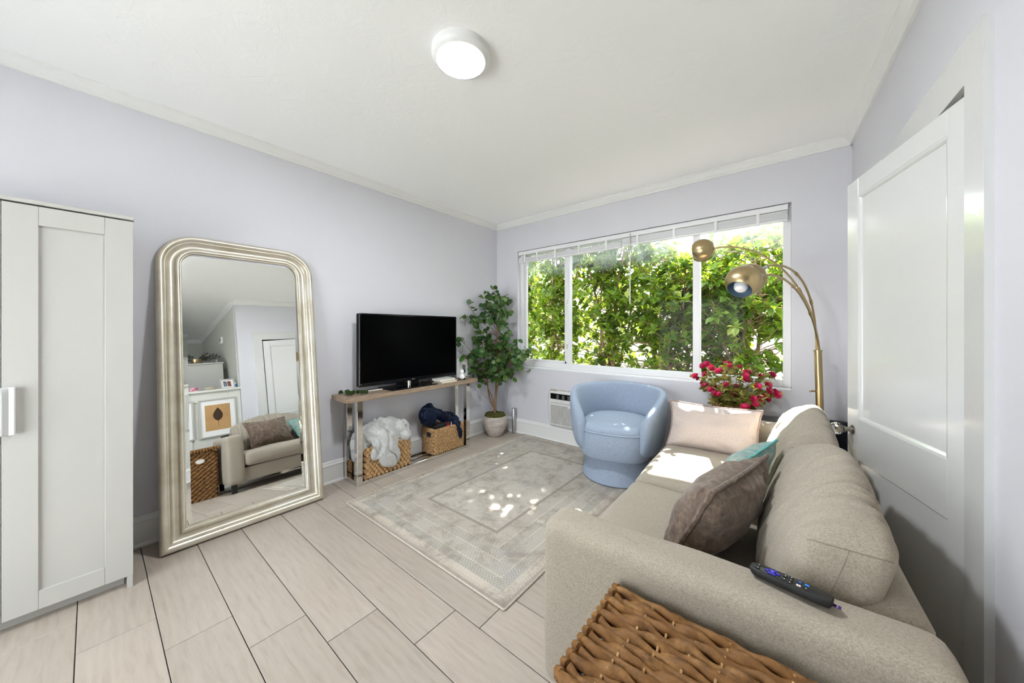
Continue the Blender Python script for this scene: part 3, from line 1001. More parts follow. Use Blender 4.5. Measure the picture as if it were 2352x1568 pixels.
heads = [  # end point of the arm, head centre, opening direction, shape of the arc
    ((2.70, -0.445, 1.992), (2.603, -0.44, 1.987), (-0.98, -0.10, -0.10), (3.297, -0.22, 1.62), (3.06, -0.42, 2.01), (0.008, 0.006)),
    ((3.045, -0.955, 1.735), (2.955, -0.985, 1.665), (-0.24, -0.62, -0.84), (3.30, -0.25, 1.55), (3.22, -0.75, 1.80), (-0.008, 0.004)),
    ((3.035, -1.165, 1.655), (2.945, -1.20, 1.625), (-0.24, -0.73, -0.84), (3.31, -0.24, 1.42), (3.18, -0.85, 1.72), (0.0, -0.008)),
]
INNER = mat('shade_inside', (0.33, 0.47, 0.60), 0.4)
BULB = mat('opal_bulb', (0.86, 0.85, 0.86), 0.25)
for (e, c, od, h1, h2, o) in heads:
    st = pt + Vector((o[0], o[1], -0.02))
    path = bez(st, h1, h2, e, 30)
    am = put('arm', MB().tube(path, 0.0065, 10), BRASS, lamp, world=True)
    for q in (11, 20):
        put('arm_sleeve', MB().tube(path[q:q + 2], 0.0095, 10), BRASS, am, world=True)
    od = Vector(od).normalized()
    rot = od.to_track_quat('Z', 'Y').to_matrix().to_4x4()
    Mh = Matrix.Translation(c) @ rot
    rr_ = 0.091
    a1 = R(42)
    prof = [(max(rr_ * math.sin(PI - (PI - a1) * k / 22), 1e-4), rr_ * math.cos(PI - (PI - a1) * k / 22)) for k in range(23)]
    put('shade', MB().lathe(prof, 40, Mh, cap0=False, cap1=False), BRASS, lamp, world=True)
    prof2 = [(r_ * 0.965, z_ * 0.965 + 0.002) for r_, z_ in prof]
    prof2[-1] = (prof[-1][0], prof[-1][1])
    put('shade_lining', MB().lathe(prof2[6:], 40, Mh, cap0=True, cap1=False), INNER, lamp, world=True)
    put('bulb', MB().lathe([(0.014, -0.06), (0.018, -0.02), (0.03, 0.01), (0.036, 0.035), (0.032, 0.058), (0.018, 0.073), (0.0, 0.077)], 20, Mh), BULB, lamp, world=True)
    put('swivel', MB().tube([e, Vector(c) - od * 0.02 + (Vector(e) - Vector(c)) * 0.5], 0.008, 10), SILVER, lamp, world=True)

# ------------------------------------------------------------------ corner furniture behind the sofa
tb = thing('side_table', 'glossy black side table between the far sofa arm and the window wall', 'side table', (2.86, -0.17, 0))
put('table_top', MB().soft((0.0, 0.0, 0.637), (0.56, 0.25, 0.028), 0.012, 14), NAVYL, tb)
for sx in (-1, 1):
    for sy in (-1, 1):
        put('leg', MB().box(sx * 0.25 - 0.014, sy * 0.095 - 0.014, 0, sx * 0.25 + 0.014, sy * 0.095 + 0.014, 0.624, 0.002), NAVYL, tb, smooth=False)
nb = thing('folding_panel', 'flat dark navy panel standing in the corner beside the lamp', 'panel', (3.345, -0.05, 0))
put('board', MB().box(-0.145, -0.012, 0.0, 0.135, 0.012, 0.665, 0.003), NAVYL, nb, smooth=False)
put('edge_highlight', MB().box(-0.149, -0.016, 0.665, 0.139, 0.016, 0.675, 0.003), mat('highlight_slate', (0.05, 0.055, 0.075), 0.3), nb, smooth=False)  # lighter strips paint the highlights along the top and right edges
put('edge_highlight', MB().box(0.135, -0.016, 0.0, 0.141, 0.016, 0.665, 0.002), MATS['highlight_slate'], nb, smooth=False)

# woven course: a lumpy braid following a closed path
def perimeter(x0, y0, x1, y1, z, r=0.02, step=0.012):
    pts = []
    cs = [(x1 - r, y0 + r, -PI / 2), (x1 - r, y1 - r, 0), (x0 + r, y1 - r, PI / 2), (x0 + r, y0 + r, PI)]
    raw = []
    for (cx_, cy_, a0) in cs:
        for k in range(4):
            a = a0 + PI / 2 * k / 3
            raw.append(Vector((cx_ + r * math.cos(a), cy_ + r * math.sin(a), z)))
    raw.append(raw[0])
    for a, b in zip(raw[:-1], raw[1:]):
        n = max(1, int((b - a).length / step))
        for k in range(n):
            pts.append(a.lerp(b, k / n))
    return pts

def course(pts, r, lump, phase, amp=0.35, n=7, tilt=0.0, wob=0.0):
    P = []; rr = []
    d = 0.0
    c = sum(pts, Vector()) / len(pts)
    for i, p in enumerate(pts):
        if i:
            d += (p - pts[i - 1]).length
        s_ = math.sin(2 * PI * d / lump + phase)
        o = (p - c); o.z = 0; o = o.normalized()
        P.append(p + o * (0.22 * r * s_) + Vector((0, 0, tilt * r * math.cos(2 * PI * d / lump + phase) + wob * noise.noise(Vector((d * 14, phase, 1.0))))))
        rr.append(r * (1 + amp * s_))
    return MB().tube(P, rr, n, closed=True)

# flower basket
fb = thing('flower_basket', 'wicker basket of magenta silk flowers on the side table', 'flower arrangement', (2.775, -0.18, 0.651))
for k in range(5):
    r_ = 0.092 + 0.004 * k
    pts = [Vector((r_ * 1.12 * math.cos(2 * PI * j / 90), r_ * math.sin(2 * PI * j / 90), 0.0115 + 0.0165 * k)) for j in range(90)]
    put('weave', course(pts, 0.0095, 0.042, PI * (k % 2), 0.3, 7, 0.5), WICKF, fb)
put('basket_floor', MB().lathe([(0.0, 0.001), (0.09, 0.001), (0.092, 0.06), (0.0, 0.062)], 24), mat('dry_foam', (0.05, 0.04, 0.02), 1.0), fb)
# lobed leaf with folds
def leaf_lobed(mb, M, s_, rnd):
    pts = [(0, 0), (0.10, 0.20), (0.34, 0.30), (0.20, 0.40), (0.42, 0.62), (0.20, 0.62), (0.16, 0.80), (0.0, 1.0)]
    vs = []; 
    for x, y in pts:
        vs.append(M @ Vector((x * s_, y * s_, -0.25 * abs(x) * s_ - 0.25 * y * y * s_)))
    L_ = [M @ Vector((-x * s_, y * s_, -0.25 * abs(x) * s_ - 0.25 * y * y * s_)) for x, y in pts[1:-1]]
    mid = [M @ Vector((0, y * s_, -0.25 * y * y * s_)) for y in (0.3, 0.62)]
    vs = vs + L_ + mid
    a, b = 14, 15
    fs = [(0, 1, 2, a), (a, 2, 3), (a, 3, 4, b), (b, 4, 5), (b, 5, 6, 7), (0, a, 9, 8), (a, 10, 9), (a, b, 11, 10), (b, 12, 11), (b, 7, 13, 12)]
    mb.add(vs, fs, rnd)
def orient(p, d, roll=0.0):
    q = Vector(d).normalized().to_track_quat('Y', 'Z').to_matrix().to_4x4()
    return Matrix.Translation(p) @ q @ Matrix.Rotation(roll, 4, 'Y')
rng = random.Random(21)
fol = MB(); stems = MB(); fl_pos = []
def bouquet_point(k=None):
    while True:
        x = rng.uniform(-0.27, 0.31) if k is None or rng.random() < 0.02 else -0.27 + 0.58 * ((k * 13) % 34 + rng.random()) / 34; z = rng.uniform(0.08, 0.42); y = rng.uniform(-0.16, 0.11)
        w = 0.09 + 0.24 * min(1, (z - 0.05) / 0.16)
        if z > 0.22:
            w = 0.30 * math.sqrt(max(0, 1 - ((z - 0.22) / 0.21) ** 2)) + 0.02
        if abs(x) < w and abs(y) < 0.15:
            return Vector((x, y, z))
for k in range(34):
    p = bouquet_point(k)
    b0 = Vector((p.x * 0.2, p.y * 0.2, 0.06))
    path = bez(b0, b0 + Vector((p.x * 0.15, p.y * 0.2, 0.1)), p - Vector((p.x * .3, p.y * .3, 0.04)), p, 8)
    stems.tube(path, 0.0022, 5, rnd=rng.random() * 0.3)
    fl_pos.append((p, (path[-1] - path[-2]).normalized()))
    for q in range(13):
        t = rng.randint(2, 8)
        d = Vector((rng.uniform(-1, 1), rng.uniform(-1, 1), rng.uniform(-0.3, 0.9)))
        leaf_lobed(fol, orient(path[t], d, rng.uniform(-1, 1)), rng.uniform(0.045, 0.085), rng.random())
for k in range(60):
    a = rng.uniform(0, 2 * PI)
    p = Vector((0.09 * math.cos(a), 0.08 * math.sin(a), 0.085))
    leaf_lobed(fol, orient(p, (math.cos(a), math.sin(a), rng.uniform(-0.5, 1.0)), rng.uniform(-1, 1)), rng.uniform(0.06, 0.1), rng.random())
put('stems', stems, OLIVE, fb)
fo = put('foliage', fol, OLIVE, fb, smooth=False); fo['kind'] = 'stuff'
def flower_mesh(seed):
    r_ = random.Random(seed)
    mb = MB()
    for ring, (n, rad, up) in enumerate(((9, 0.024, 0.25), (9, 0.021, 0.6), (7, 0.016, 1.0), (5, 0.009, 1.6))):
        for k in range(n):
            a = 2 * PI * (k + 0.5 * ring) / n + r_.uniform(-0.15, 0.15)
            d = Vector((math.cos(a), math.sin(a), 0)); s_ = Vector((-math.sin(a), math.cos(a), 0)); u = Vector((0, 0, 1))
            o = u * 0.004 * ring
            e = o + d * rad + u * rad * up * 0.8
            w = rad * 0.55
            vs = [o, o + d * rad * .5 + s_ * w * .6 + u * rad * up * .25, o + d * rad * .5 - s_ * w * .6 + u * rad * up * .25,
                  e + s_ * w + u * r_.uniform(-.004, .004), e + d * 0.003 + u * r_.uniform(-.004, .006), e - s_ * w + u * r_.uniform(-.004, .004)]
            mb.add(vs, [(0, 1, 2), (1, 3, 4), (1, 4, 2), (2, 4, 5)], min(1, max(0, 0.3 + 0.2 * ring + r_.uniform(-.3, .3))))
    me = mb.mesh('flower', False); me.materials.append(PETAL)
    return me
FM = [flower_mesh(k) for k in range(4)]
extra = []
for p, d in fl_pos:
    extra.append((p, d))
for k in range(16):
    p = bouquet_point(); extra.append((p + Vector((0, -0.02, 0.01)), Vector((p.x, p.y - 0.1, 0.15)).normalized()))
for i, (p, d) in enumerate(extra):
    o = put('flower', FM[i % 4], None, fb)
    d = (d + Vector((0, -0.7, 0.2)) * 0.8).normalized()
    o.location = p; o.rotation_euler = d.to_track_quat('Z', 'Y').to_euler()
    s_ = rng.uniform(0.75, 1.15); o.scale = (s_, s_, s_)

# ------------------------------------------------------------------ remote control on the arm
rc = thing('remote_control', 'black streaming remote with a blue direction pad on the near sofa arm', 'remote control', (3.15, -2.41, 0.684), R(-10))
def rem_outline(sc_, z, n=40):
    pts = []
    for k in range(n):
        a = 2 * PI * k / n
        e = 5.0
        ca, sa = math.cos(a), math.sin(a)
        r_ = 1 / ((abs(ca) ** e + abs(sa) ** e) ** (1 / e))
        pts.append((0.084 * r_ * ca * (1 - (1 - sc_) * 0.25), 0.0215 * r_ * sa * sc_, z))
    return pts
put('body', MB().rings([rem_outline(0.55, 0.0), rem_outline(0.8, 0.003), rem_outline(0.97, 0.011), rem_outline(1.0, 0.017), rem_outline(0.98, 0.0205), rem_outline(0.90, 0.022)]), BLACKM, rc)
put('faceplate', MB().rings([rem_outline(0.90, 0.0221), rem_outline(0.86, 0.0227)]), mat('satin_black_face', (0.02, 0.021, 0.02), 0.32), rc)
BLUEP = mat('violet_blue_rubber', (0.02, 0.008, 0.36), 0.4)
dpm = MB().box(-0.052, -0.004, 0.0226, -0.018, 0.004, 0.0252, 0.0012).box(-0.044, -0.0125, 0.0226, -0.026, 0.0125, 0.0252, 0.003)
put('direction_pad', dpm, BLUEP, rc, smooth=False)
put('ok_button', MB().lathe([(0.0045, 0.0252), (0.004, 0.0262), (0, 0.0264)], 14, Matrix.Translation((-0.035, 0, 0))), mat('blue_button_top', (0.10, 0.08, 0.55), 0.4), rc)
BTN = mat('rubber_button', (0.008, 0.008, 0.008), 0.5)
ICON = mat('button_print', (0.75, 0.75, 0.75), 0.5)
def button(x, y, m, icon=ICON):
    b = put('button', MB().box(x - 0.0045, y - 0.004, 0.0226, x + 0.0045, y + 0.004, 0.0246, 0.001), m, rc, smooth=False)
    if icon:
        put('button_mark', MB().box(x - 0.0013, y - 0.0013, 0.0246, x + 0.0013, y + 0.0013, 0.02475), icon, b, smooth=False)
for (x, y) in ((-0.066, -0.007), (-0.066, 0.007), (-0.009, -0.008), (-0.009, 0.008), (0.003, -0.0115), (0.003, 0.0), (0.003, 0.0115)):
    button(x, y, BTN)
button(0.020, 0.008, mat('key_blue_dark', (0.01, 0.05, 0.25), 0.4), mat('key_blue_mark', (0.1, 0.45, 0.9), 0.4))
button(0.020, -0.008, mat('key_white', (0.75, 0.73, 0.73), 0.4), mat('key_red_mark', (0.6, 0.02, 0.02), 0.4))
button(0.034, 0.008, mat('key_bright_blue', (0.01, 0.25, 0.85), 0.4), None)
button(0.034, -0.008, BTN)
tg = put('fabric_tag', MB().box(0.083, -0.006, 0.008, 0.097, 0.006, 0.0095, 0.0005), mat('purple_tag', (0.045, 0.01, 0.16), 0.7), rc, smooth=False)
tx = bpy.data.curves.new('tag_lettering', 'FONT'); tx.body = 'ROKU'; tx.size = 0.0048; tx.align_x = 'CENTER'; tx.align_y = 'CENTER'; tx.extrude = 0.0001
txo = bpy.data.objects.new('tag_lettering_source', tx); COL.objects.link(txo)
bpy.context.view_layer.update()
tme = bpy.data.meshes.new_from_object(txo.evaluated_get(bpy.context.evaluated_depsgraph_get()))
bpy.data.objects.remove(txo)
tme.name = 'tag_lettering'; tme.materials.clear(); tme.materials.append(mat('tag_print', (0.6, 0.55, 0.75), 0.6))
to = put('tag_lettering', tme, None, tg)
to.location = (0.0905, 0, 0.0098); to.rotation_euler = (0, 0, R(90))

# ------------------------------------------------------------------ wicker hamper beside the sofa
hx0, hy0, hx1, hy1, hz = 2.775, -2.885, 3.20, -2.565, 0.565
hm = thing('wicker_hamper', 'dark rattan laundry hamper with a woven lid beside the sofa arm', 'hamper', ((hx0 + hx1) / 2, (hy0 + hy1) / 2, 0))
lin = MB().box(hx0 + 0.014, hy0 + 0.014, 0.008, hx1 - 0.014, hy1 - 0.014, hz - 0.012, 0.01)
put('liner', lin, LINER, hm, smooth=False, world=True)
nrow = 22
for k in range(nrow):
    z = 0.014 + (hz - 0.035) * k / (nrow - 1)
    o = 0.012 * (1 - k / nrow)
    pts = perimeter(hx0 + o, hy0 + o, hx1 - o, hy1 - o, z, 0.03, 0.011)
    put('strand', course(pts, 0.0135, 0.062, PI * (k % 2) + rng.uniform(-.3, .3), 0.28, 7, 0.35, 0.004), WICKD, hm, world=True)
# handle grip ring on the side facing the mirror
hr = [Vector((hx0 - 0.010, (hy0 + hy1) / 2 + 0.045 * math.cos(a), hz - 0.115 + 0.03 * math.sin(a))) for a in [2 * PI * j / 28 for j in range(28)]]
hd = put('handle_rim', course(hr, 0.008, 0.03, 0, 0.2, 7), WICKD, hm, world=True)
put('handle_opening', MB().rings([[p + Vector((x, 0, 0)) for p in hr] for x in (-0.006, 0.012)]), LINER, hm, world=True)
# lid: twisted ropes running away from the mirror side, ends looped
nl = 13
for k in range(nl):
    y = hy0 - 0.002 + (hy1 - hy0 + 0.004) * k / (nl - 1)
    pts = []
    xs_ = 60
    for j in range(xs_ + 1):
        x = hx0 - 0.016 + (hx1 - hx0 + 0.03) * j / xs_
        pts.append(Vector((x, y + 0.0022 * math.sin(j * 0.55 + k * 2.1) + 0.004 * noise.noise(Vector((x * 12, k * 3.1, 0))), hz + 0.012 + 0.005 * math.sin(j * 0.42 + k * PI) + 0.003 * noise.noise(Vector((x * 9, k * 5.0, 4))))))
    ro = put('lid_strand', MB().tube(pts, [0.0145 * (1 + 0.12 * noise.noise(Vector((j * .4, k * 7.0, 2)))) for j in range(xs_ + 1)], 20, lobes=(2, 0.34, 27.0)), WICKD, hm, world=True, angle=70)
    put('loop_end', MB().tube([Vector((hx0 - 0.016, y + 0.004, hz + 0.02)), Vector((hx0 - 0.028, y + 0.009, hz + 0.014)), Vector((hx0 - 0.030, y + 0.012, hz + 0.002)), Vector((hx0 - 0.020, y + 0.012, hz - 0.008))], [0.011, 0.013, 0.012, 0.009], 8), WICKD, ro, world=True)
for k in range(7):
    x = hx0 + 0.05 + 0.06 * k
    pts = [Vector((x + 0.035 * (j / 26), hy0 + (hy1 - hy0) * j / 26, hz + 0.018 + 0.010 * math.sin(j * PI + k))) for j in range(27)]
    put('binder', MB().tube([Vector((p.x, p.y, hz + 0.012 + (0.014 if i % 2 == 0 else -0.004))) for i, p in enumerate(pts)], 0.003, 6), WICK, hm, world=True)
put('lid_liner_edge', MB().box(hx0 - 0.006, hy0 - 0.006, hz - 0.022, hx1 + 0.004, hy1 + 0.004, hz - 0.012, 0.004), LINER, hm, smooth=False, world=True)

# ------------------------------------------------------------------ console table and what is on and under it
con = thing('console_table', 'limed oak console table on a polished steel frame under the television', 'console table', (0.17, -1.45, 0))
TZ0, TZ1 = 0.738, 0.782
CY0, CY1 = -2.215, -0.69
tp_ = put('table_top', MB().box(0.035, CY0, TZ0, 0.315, CY1, TZ1, 0.003), TWOOD, con, smooth=False, world=True)
put('inlay_strip', MB().box(0.285, CY0 + 0.14, TZ1, 0.296, CY1 - 0.14, TZ1 + 0.0008), mat('grey_inlay', (0.12, 0.12, 0.13), 0.4), tp_, smooth=False, world=True)
for y in (-2.105, -0.83):
    for x in (0.035, 0.225):
        put('leg', MB().box(x, y, 0.042, x + 0.05, y + 0.05, TZ0, 0.002), CHROME, con, smooth=False, world=True)
    put('end_rail', MB().box(0.035, y, 0.0, 0.275, y + 0.05, 0.042, 0.002), CHROME, con, smooth=False, world=True)
    put('top_rail', MB().box(0.085, y + 0.005, TZ0 - 0.04, 0.225, y + 0.045, TZ0 - 0.001, 0.002), CHROME, con, smooth=False, world=True)
for x in (0.035, 0.13, 0.235):
    put('floor_rail', MB().box(x, -2.055, 0.0, x + 0.04, -0.83, 0.032, 0.002), CHROME, con, smooth=False, world=True)

tv = thing('television', 'flat black television on a glass stand on the console table', 'television', (0.17, -1.465, TZ1))
put('cabinet', MB().box(0.115, -2.035, 0.835, 0.165, -0.893, 1.497, 0.004).box(0.075, -1.85, 0.90, 0.116, -1.08, 1.30, 0.02), BLACK, tv, smooth=False, world=True)
bz = 0.016
for (a, b_, c, d) in ((-2.037, -2.037 + bz, 0.833, 1.499), (-0.891 - bz, -0.891, 0.833, 1.499), (-2.037 + bz, -0.891 - bz, 1.499 - bz, 1.499), (-2.037 + bz, -0.891 - bz, 0.833, 0.866)):
    put('bezel', MB().box(0.163, a, c, 0.174, b_, d, 0.004), mat('gloss_black', (0.004, 0.004, 0.005), 0.12, spec=0.3), tv, smooth=False, world=True)
put('screen', MB().box(0.160, -2.025, 0.86, 0.169, -0.90, 1.488), SCREEN, tv, smooth=False, world=True)
put('badge', MB().box(0.1735, -1.49, 0.846, 0.1748, -1.455, 0.852), SILVER, tv, smooth=False, world=True)
put('neck', MB().cyl((0.235, -1.565, TZ1 + 0.012), (0.235, -1.565, 0.85), 0.019, 20), CHROME, tv, world=True)
put('neck_bracket', MB().box(0.13, -1.64, 0.80, 0.165, -1.40, 0.88, 0.004).box(0.16, -1.59, 0.812, 0.235, -1.54, 0.835, 0.003), BLACK, tv, smooth=False, world=True)
put('stand_plate', MB().box(0.055, -1.79, TZ1 + 0.0009, 0.31, -1.27, TZ1 + 0.012, 0.004), MATS['gloss_black'], tv, smooth=False, world=True)
put('cable', MB().tube(smooth_path([(0.12, -1.42, 0.87), (0.20, -1.42, 0.83), (0.215, -1.415, 0.80), (0.18, -1.40, 0.797)], 6), 0.003, 6), BLACKM, tv, world=True)

# green preserved moss ornaments
mo = thing('moss_ornament', 'string of dark green moss balls at the mirror end of the console', 'ornament', (0.19, -2.15, TZ1))
rm = random.Random(5)
for i, (x, y, r_) in enumerate(((0.115, -2.17, 0.023), (0.135, -2.125, 0.025), (0.175, -2.14, 0.023), (0.24, -2.15, 0.026), (0.19, -2.10, 0.022), (0.20, -2.06, 0.021), (0.25, -2.05, 0.023), (0.255, -2.015, 0.021))):
    mb = MB()
    for q in range(26):
        d = Vector((rm.uniform(-1, 1), rm.uniform(-1, 1), rm.uniform(-0.5, 1))).normalized()
        mb.ell(Vector((x, y, TZ1 + r_ * 0.98)) + d * r_ * 0.62, (r_ * .32, r_ * .32, r_ * .3), 6)
    put('moss_ball', mb, MOSSG, mo, world=True)
rod = tag(put('white_rod', MB().cyl((0.15, -2.0, TZ1 + 0.006), (0.15, -1.80, TZ1 + 0.006), 0.006, 10), WPLAS), 'thin white rod lying on the console left of the television stand', 'rod')
bkA = thing('book', 'white closed book on top of the short pile by the television stand', 'book', (0.235, -1.10, TZ1 + 0.022))
bkB = thing('book', 'cream closed book under the white one by the television stand', 'book', (0.235, -1.10, TZ1))
for (bk, z0, th, cl, dx) in ((bkB, TZ1, 0.021, (0.60, 0.48, 0.34), 0.0), (bkA, TZ1 + 0.0215, 0.019, (0.74, 0.73, 0.71), -0.012)):
    cv = mat('book_cover_%d' % int(z0 * 1000), cl, 0.5)
    put('cover', MB().box(0.165 + dx, -1.21 + dx, z0, 0.305 + dx, -1.0 + dx, z0 + 0.0025).box(0.165 + dx, -1.21 + dx, z0 + th - 0.0025, 0.305 + dx, -1.0 + dx, z0 + th), cv, bk, smooth=False, world=True)
    put('spine', MB().box(0.163 + dx, -1.21 + dx, z0, 0.166 + dx, -1.0 + dx, z0 + th), cv, bk, smooth=False, world=True)
    put('pages', MB().box(0.166 + dx, -1.206 + dx, z0 + 0.0025, 0.302 + dx, -1.004 + dx, z0 + th - 0.0025), mat('paper', (0.78, 0.75, 0.66), 0.8), bk, smooth=False, world=True)
pc = thing('pet_camera', 'small white round-headed home camera on the console beside the television', 'camera', (0.235, -0.862, TZ1))
put('body', MB().lathe([(0.0, 0.008), (0.034, 0.010), (0.038, 0.022), (0.032, 0.045), (0.020, 0.062), (0.016, 0.068), (0.0, 0.07)], 24), WPLAS, pc)
put('head', MB().ell((0, 0, 0.088), (0.027, 0.027, 0.029), 20), WPLAS, pc)
put('face', MB().lathe([(0.0245, 0.0), (0.020, 0.012), (0.0, 0.0165)], 20, Matrix.Translation((0.004, 0.009, 0.089)) @ Vector((0.35, 0.95, 0.25)).to_track_quat('Z', 'Y').to_matrix().to_4x4() @ Matrix.Translation((0, 0, 0.008))), BLACK, pc)
for a in (R(-110), R(10), R(130)):
    put('foot', MB().ell((0.030 * math.cos(a), 0.030 * math.sin(a), 0.010), (0.014, 0.014, 0.010), 10), BLACK, pc)
rt = thing('router_box', 'white router with a grey label standing behind the television', 'router', (0.075, -0.735, TZ1))
put('case', MB().box(-0.035, -0.085, 0.0, 0.03, 0.085, 0.225, 0.006), WPLAS, rt, smooth=False)
put('label', MB().box(0.030, 0.0, 0.055, 0.0306, 0.05, 0.15), mat('grey_label', (0.16, 0.17, 0.19), 0.5), rt, smooth=False)
put('sticker', MB().box(0.0306, 0.03, 0.143, 0.031, 0.05, 0.152), mat('yellow_sticker', (0.8, 0.6, 0.05), 0.5), rt, smooth=False)

# storage baskets: braided water hyacinth
def storage_basket(label, x0, y0, x1, y1, z0, z1, n, lump, rad, handle):
    b = thing('storage_basket', label, 'basket', ((x0 + x1) / 2, (y0 + y1) / 2, z0), 0, 'woven baskets under the console')
    put('lining', MB().box(x0 + rad, y0 + rad, z0 + 0.002, x1 - rad, y1 - rad, z1 - 0.03), mat('basket_dark_lining', (0.16, 0.085, 0.03), 0.9), b, smooth=False, world=True)  # dark brown box filling the basket behind the braids
    for k in range(n):
        z = z0 + rad + (z1 - z0 - 2 * rad) * k / (n - 1)
        pts = perimeter(x0 + rad, y0 + rad, x1 - rad, y1 - rad, z, 0.015, 0.006)
        put('braid', course(pts, rad * 1.05, lump, PI * (k % 2), 0.34, 7, 0.75), WICK, b, world=True)
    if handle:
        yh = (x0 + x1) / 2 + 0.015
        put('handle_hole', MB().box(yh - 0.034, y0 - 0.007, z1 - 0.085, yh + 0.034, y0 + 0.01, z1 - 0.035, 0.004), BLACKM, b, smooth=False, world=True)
    return b
storage_basket('woven basket overflowing with a grey fleece blanket', 0.045, -2.035, 0.265, -1.555, 0.033, 0.30, 10, 0.040, 0.0145, False)
storage_basket('woven basket holding navy clothes with a square hand hole', 0.045, -1.275, 0.265, -0.855, 0.033, 0.295, 13, 0.030, 0.0112, True)

def blob(name, m, parts, voxel, sm, disp, dscale, label=None, cat=None, parent=None, group=None):
    """organic cloth lump: union of ellipsoids, voxel-remeshed, smoothed and creased"""
    mb = MB()
    for (c, r, rot) in parts:
        mb.ell(c, r, 16, rot)
    me = mb.mesh(name, True)
    o = bpy.data.objects.new(name, me); COL.objects.link(o)
    md = o.modifiers.new('remesh', 'REMESH'); md.mode = 'VOXEL'; md.voxel_size = voxel
    s_ = o.modifiers.new('smooth', 'SMOOTH'); s_.factor = 0.5; s_.iterations = sm
    bpy.context.view_layer.update()
    dg = bpy.context.evaluated_depsgraph_get()
    me2 = bpy.data.meshes.new_from_object(o.evaluated_get(dg))
    bpy.data.objects.remove(o)
    nv = [v.normal.copy() for v in me2.vertices]
    for i, v in enumerate(me2.vertices):
        v.co += nv[i] * disp(v.co, dscale)
    me2.polygons.foreach_set('use_smooth', [True] * len(me2.polygons))
    me2.name = name; me2.materials.clear(); me2.materials.append(m)
    o = put(name, me2, None, parent)
    if label:
        tag(o, label, cat, group)
    return o
def E3(x, y, z):
    from mathutils import Euler
    return Euler((R(x), R(y), R(z))).to_matrix()
def crease(co, s_):
    q = Vector((co.x * 0.8, co.y * 1.0 + co.z * 0.35, co.z * 0.55)) * s_
    q += Vector((noise.noise(co * 6), noise.noise(co * 6 + Vector((3, 0, 0))), 0)) * 0.7
    n1 = abs(noise.noise(q))
    return -0.024 * max(0, 0.17 - n1) / 0.17 + 0.006 * noise.noise(co * s_ * 0.7)
bl_parts = [
    ((0.16, -1.80, 0.36), (0.105, 0.25, 0.12), E3(0, 0, 0)), ((0.17, -1.93, 0.40), (0.10, 0.13, 0.09), E3(20, 10, 10)),
    ((0.15, -1.76, 0.45), (0.09, 0.17, 0.075), E3(-14, 0, 0)), ((0.19, -1.64, 0.40), (0.085, 0.10, 0.085), E3(-20, 0, 0)),
    ((0.24, -1.62, 0.33), (0.055, 0.075, 0.06), E3(-20, 0, 0)), ((0.27, -1.83, 0.30), (0.05, 0.14, 0.16), E3(10, -6, 0)),
    ((0.285, -1.80, 0.19), (0.03, 0.115, 0.10), E3(0, 0, 0)), ((0.283, -1.77, 0.13), (0.026, 0.07, 0.055), E3(0, 0, 0)),
    ((0.16, -2.02, 0.33), (0.09, 0.085, 0.14), E3(0, 0, 0)), ((0.16, -2.055, 0.26), (0.075, 0.035, 0.11), E3(0, 0, 0)), ((0.285, -1.93, 0.27), (0.025, 0.06, 0.09), E3(-25, 0, 0)),
]
blob('fleece_blanket', FLEECE, bl_parts, 0.007, 6, crease, 7.5, 'crumpled light grey fleece blanket spilling out of a basket', 'blanket')
def quilt(co, s_):
    return -0.010 * max(0, 0.3 - abs(noise.noise(co * s_))) / 0.3 + 0.004 * noise.noise(co * 30)
jk = [
    ((0.15, -1.27, 0.43), (0.085, 0.115, 0.125), E3(15, 0, 0)), ((0.14, -1.25, 0.52), (0.05, 0.045, 0.05), E3(0, 0, 0)), ((0.16, -1.12, 0.41), (0.075, 0.15, 0.06), E3(-32, 0, 0)),
    ((0.18, -1.0, 0.35), (0.06, 0.13, 0.055), E3(-28, 0, 0)), ((0.21, -0.945, 0.31), (0.05, 0.06, 0.10), E3(20, 0, 0)), ((0.285, -0.945, 0.22), (0.018, 0.032, 0.10), E3(14, 0, 0)), ((0.255, -0.955, 0.305), (0.04, 0.045, 0.035), E3(0, 0, 0)),
    ((0.15, -1.0, 0.40), (0.05, 0.11, 0.03), E3(-12, 0, 0)),
]
blob('padded_jacket', NAVY, jk, 0.008, 4, quilt, 11.0, 'shiny navy jacket heaped on the basket with a sleeve hanging out', 'jacket')
hat = blob('striped_scarf', BLKCL, [((0.175, -1.10, 0.28), (0.07, 0.14, 0.045), E3(0, 0, 0)), ((0.20, -1.04, 0.30), (0.05, 0.09, 0.035), E3(-10, 0, 0))], 0.009, 3, quilt, 9.0, 'black scarf with red stripes under the navy jacket', 'scarf')
RED = mat('red_stripe', (0.45, 0.01, 0.02), 0.7)
for (y, mm) in ((-1.09, RED), (-1.065, RED), (-1.03, mat('white_stripe', (0.6, 0.6, 0.6), 0.7))):
    s_ = put('stripe', MB().tube(smooth_path([(0.255, y - 0.02, 0.285), (0.245, y, 0.315), (0.215, y + 0.02, 0.335)], 5), 0.0035, 6), mm, hat)

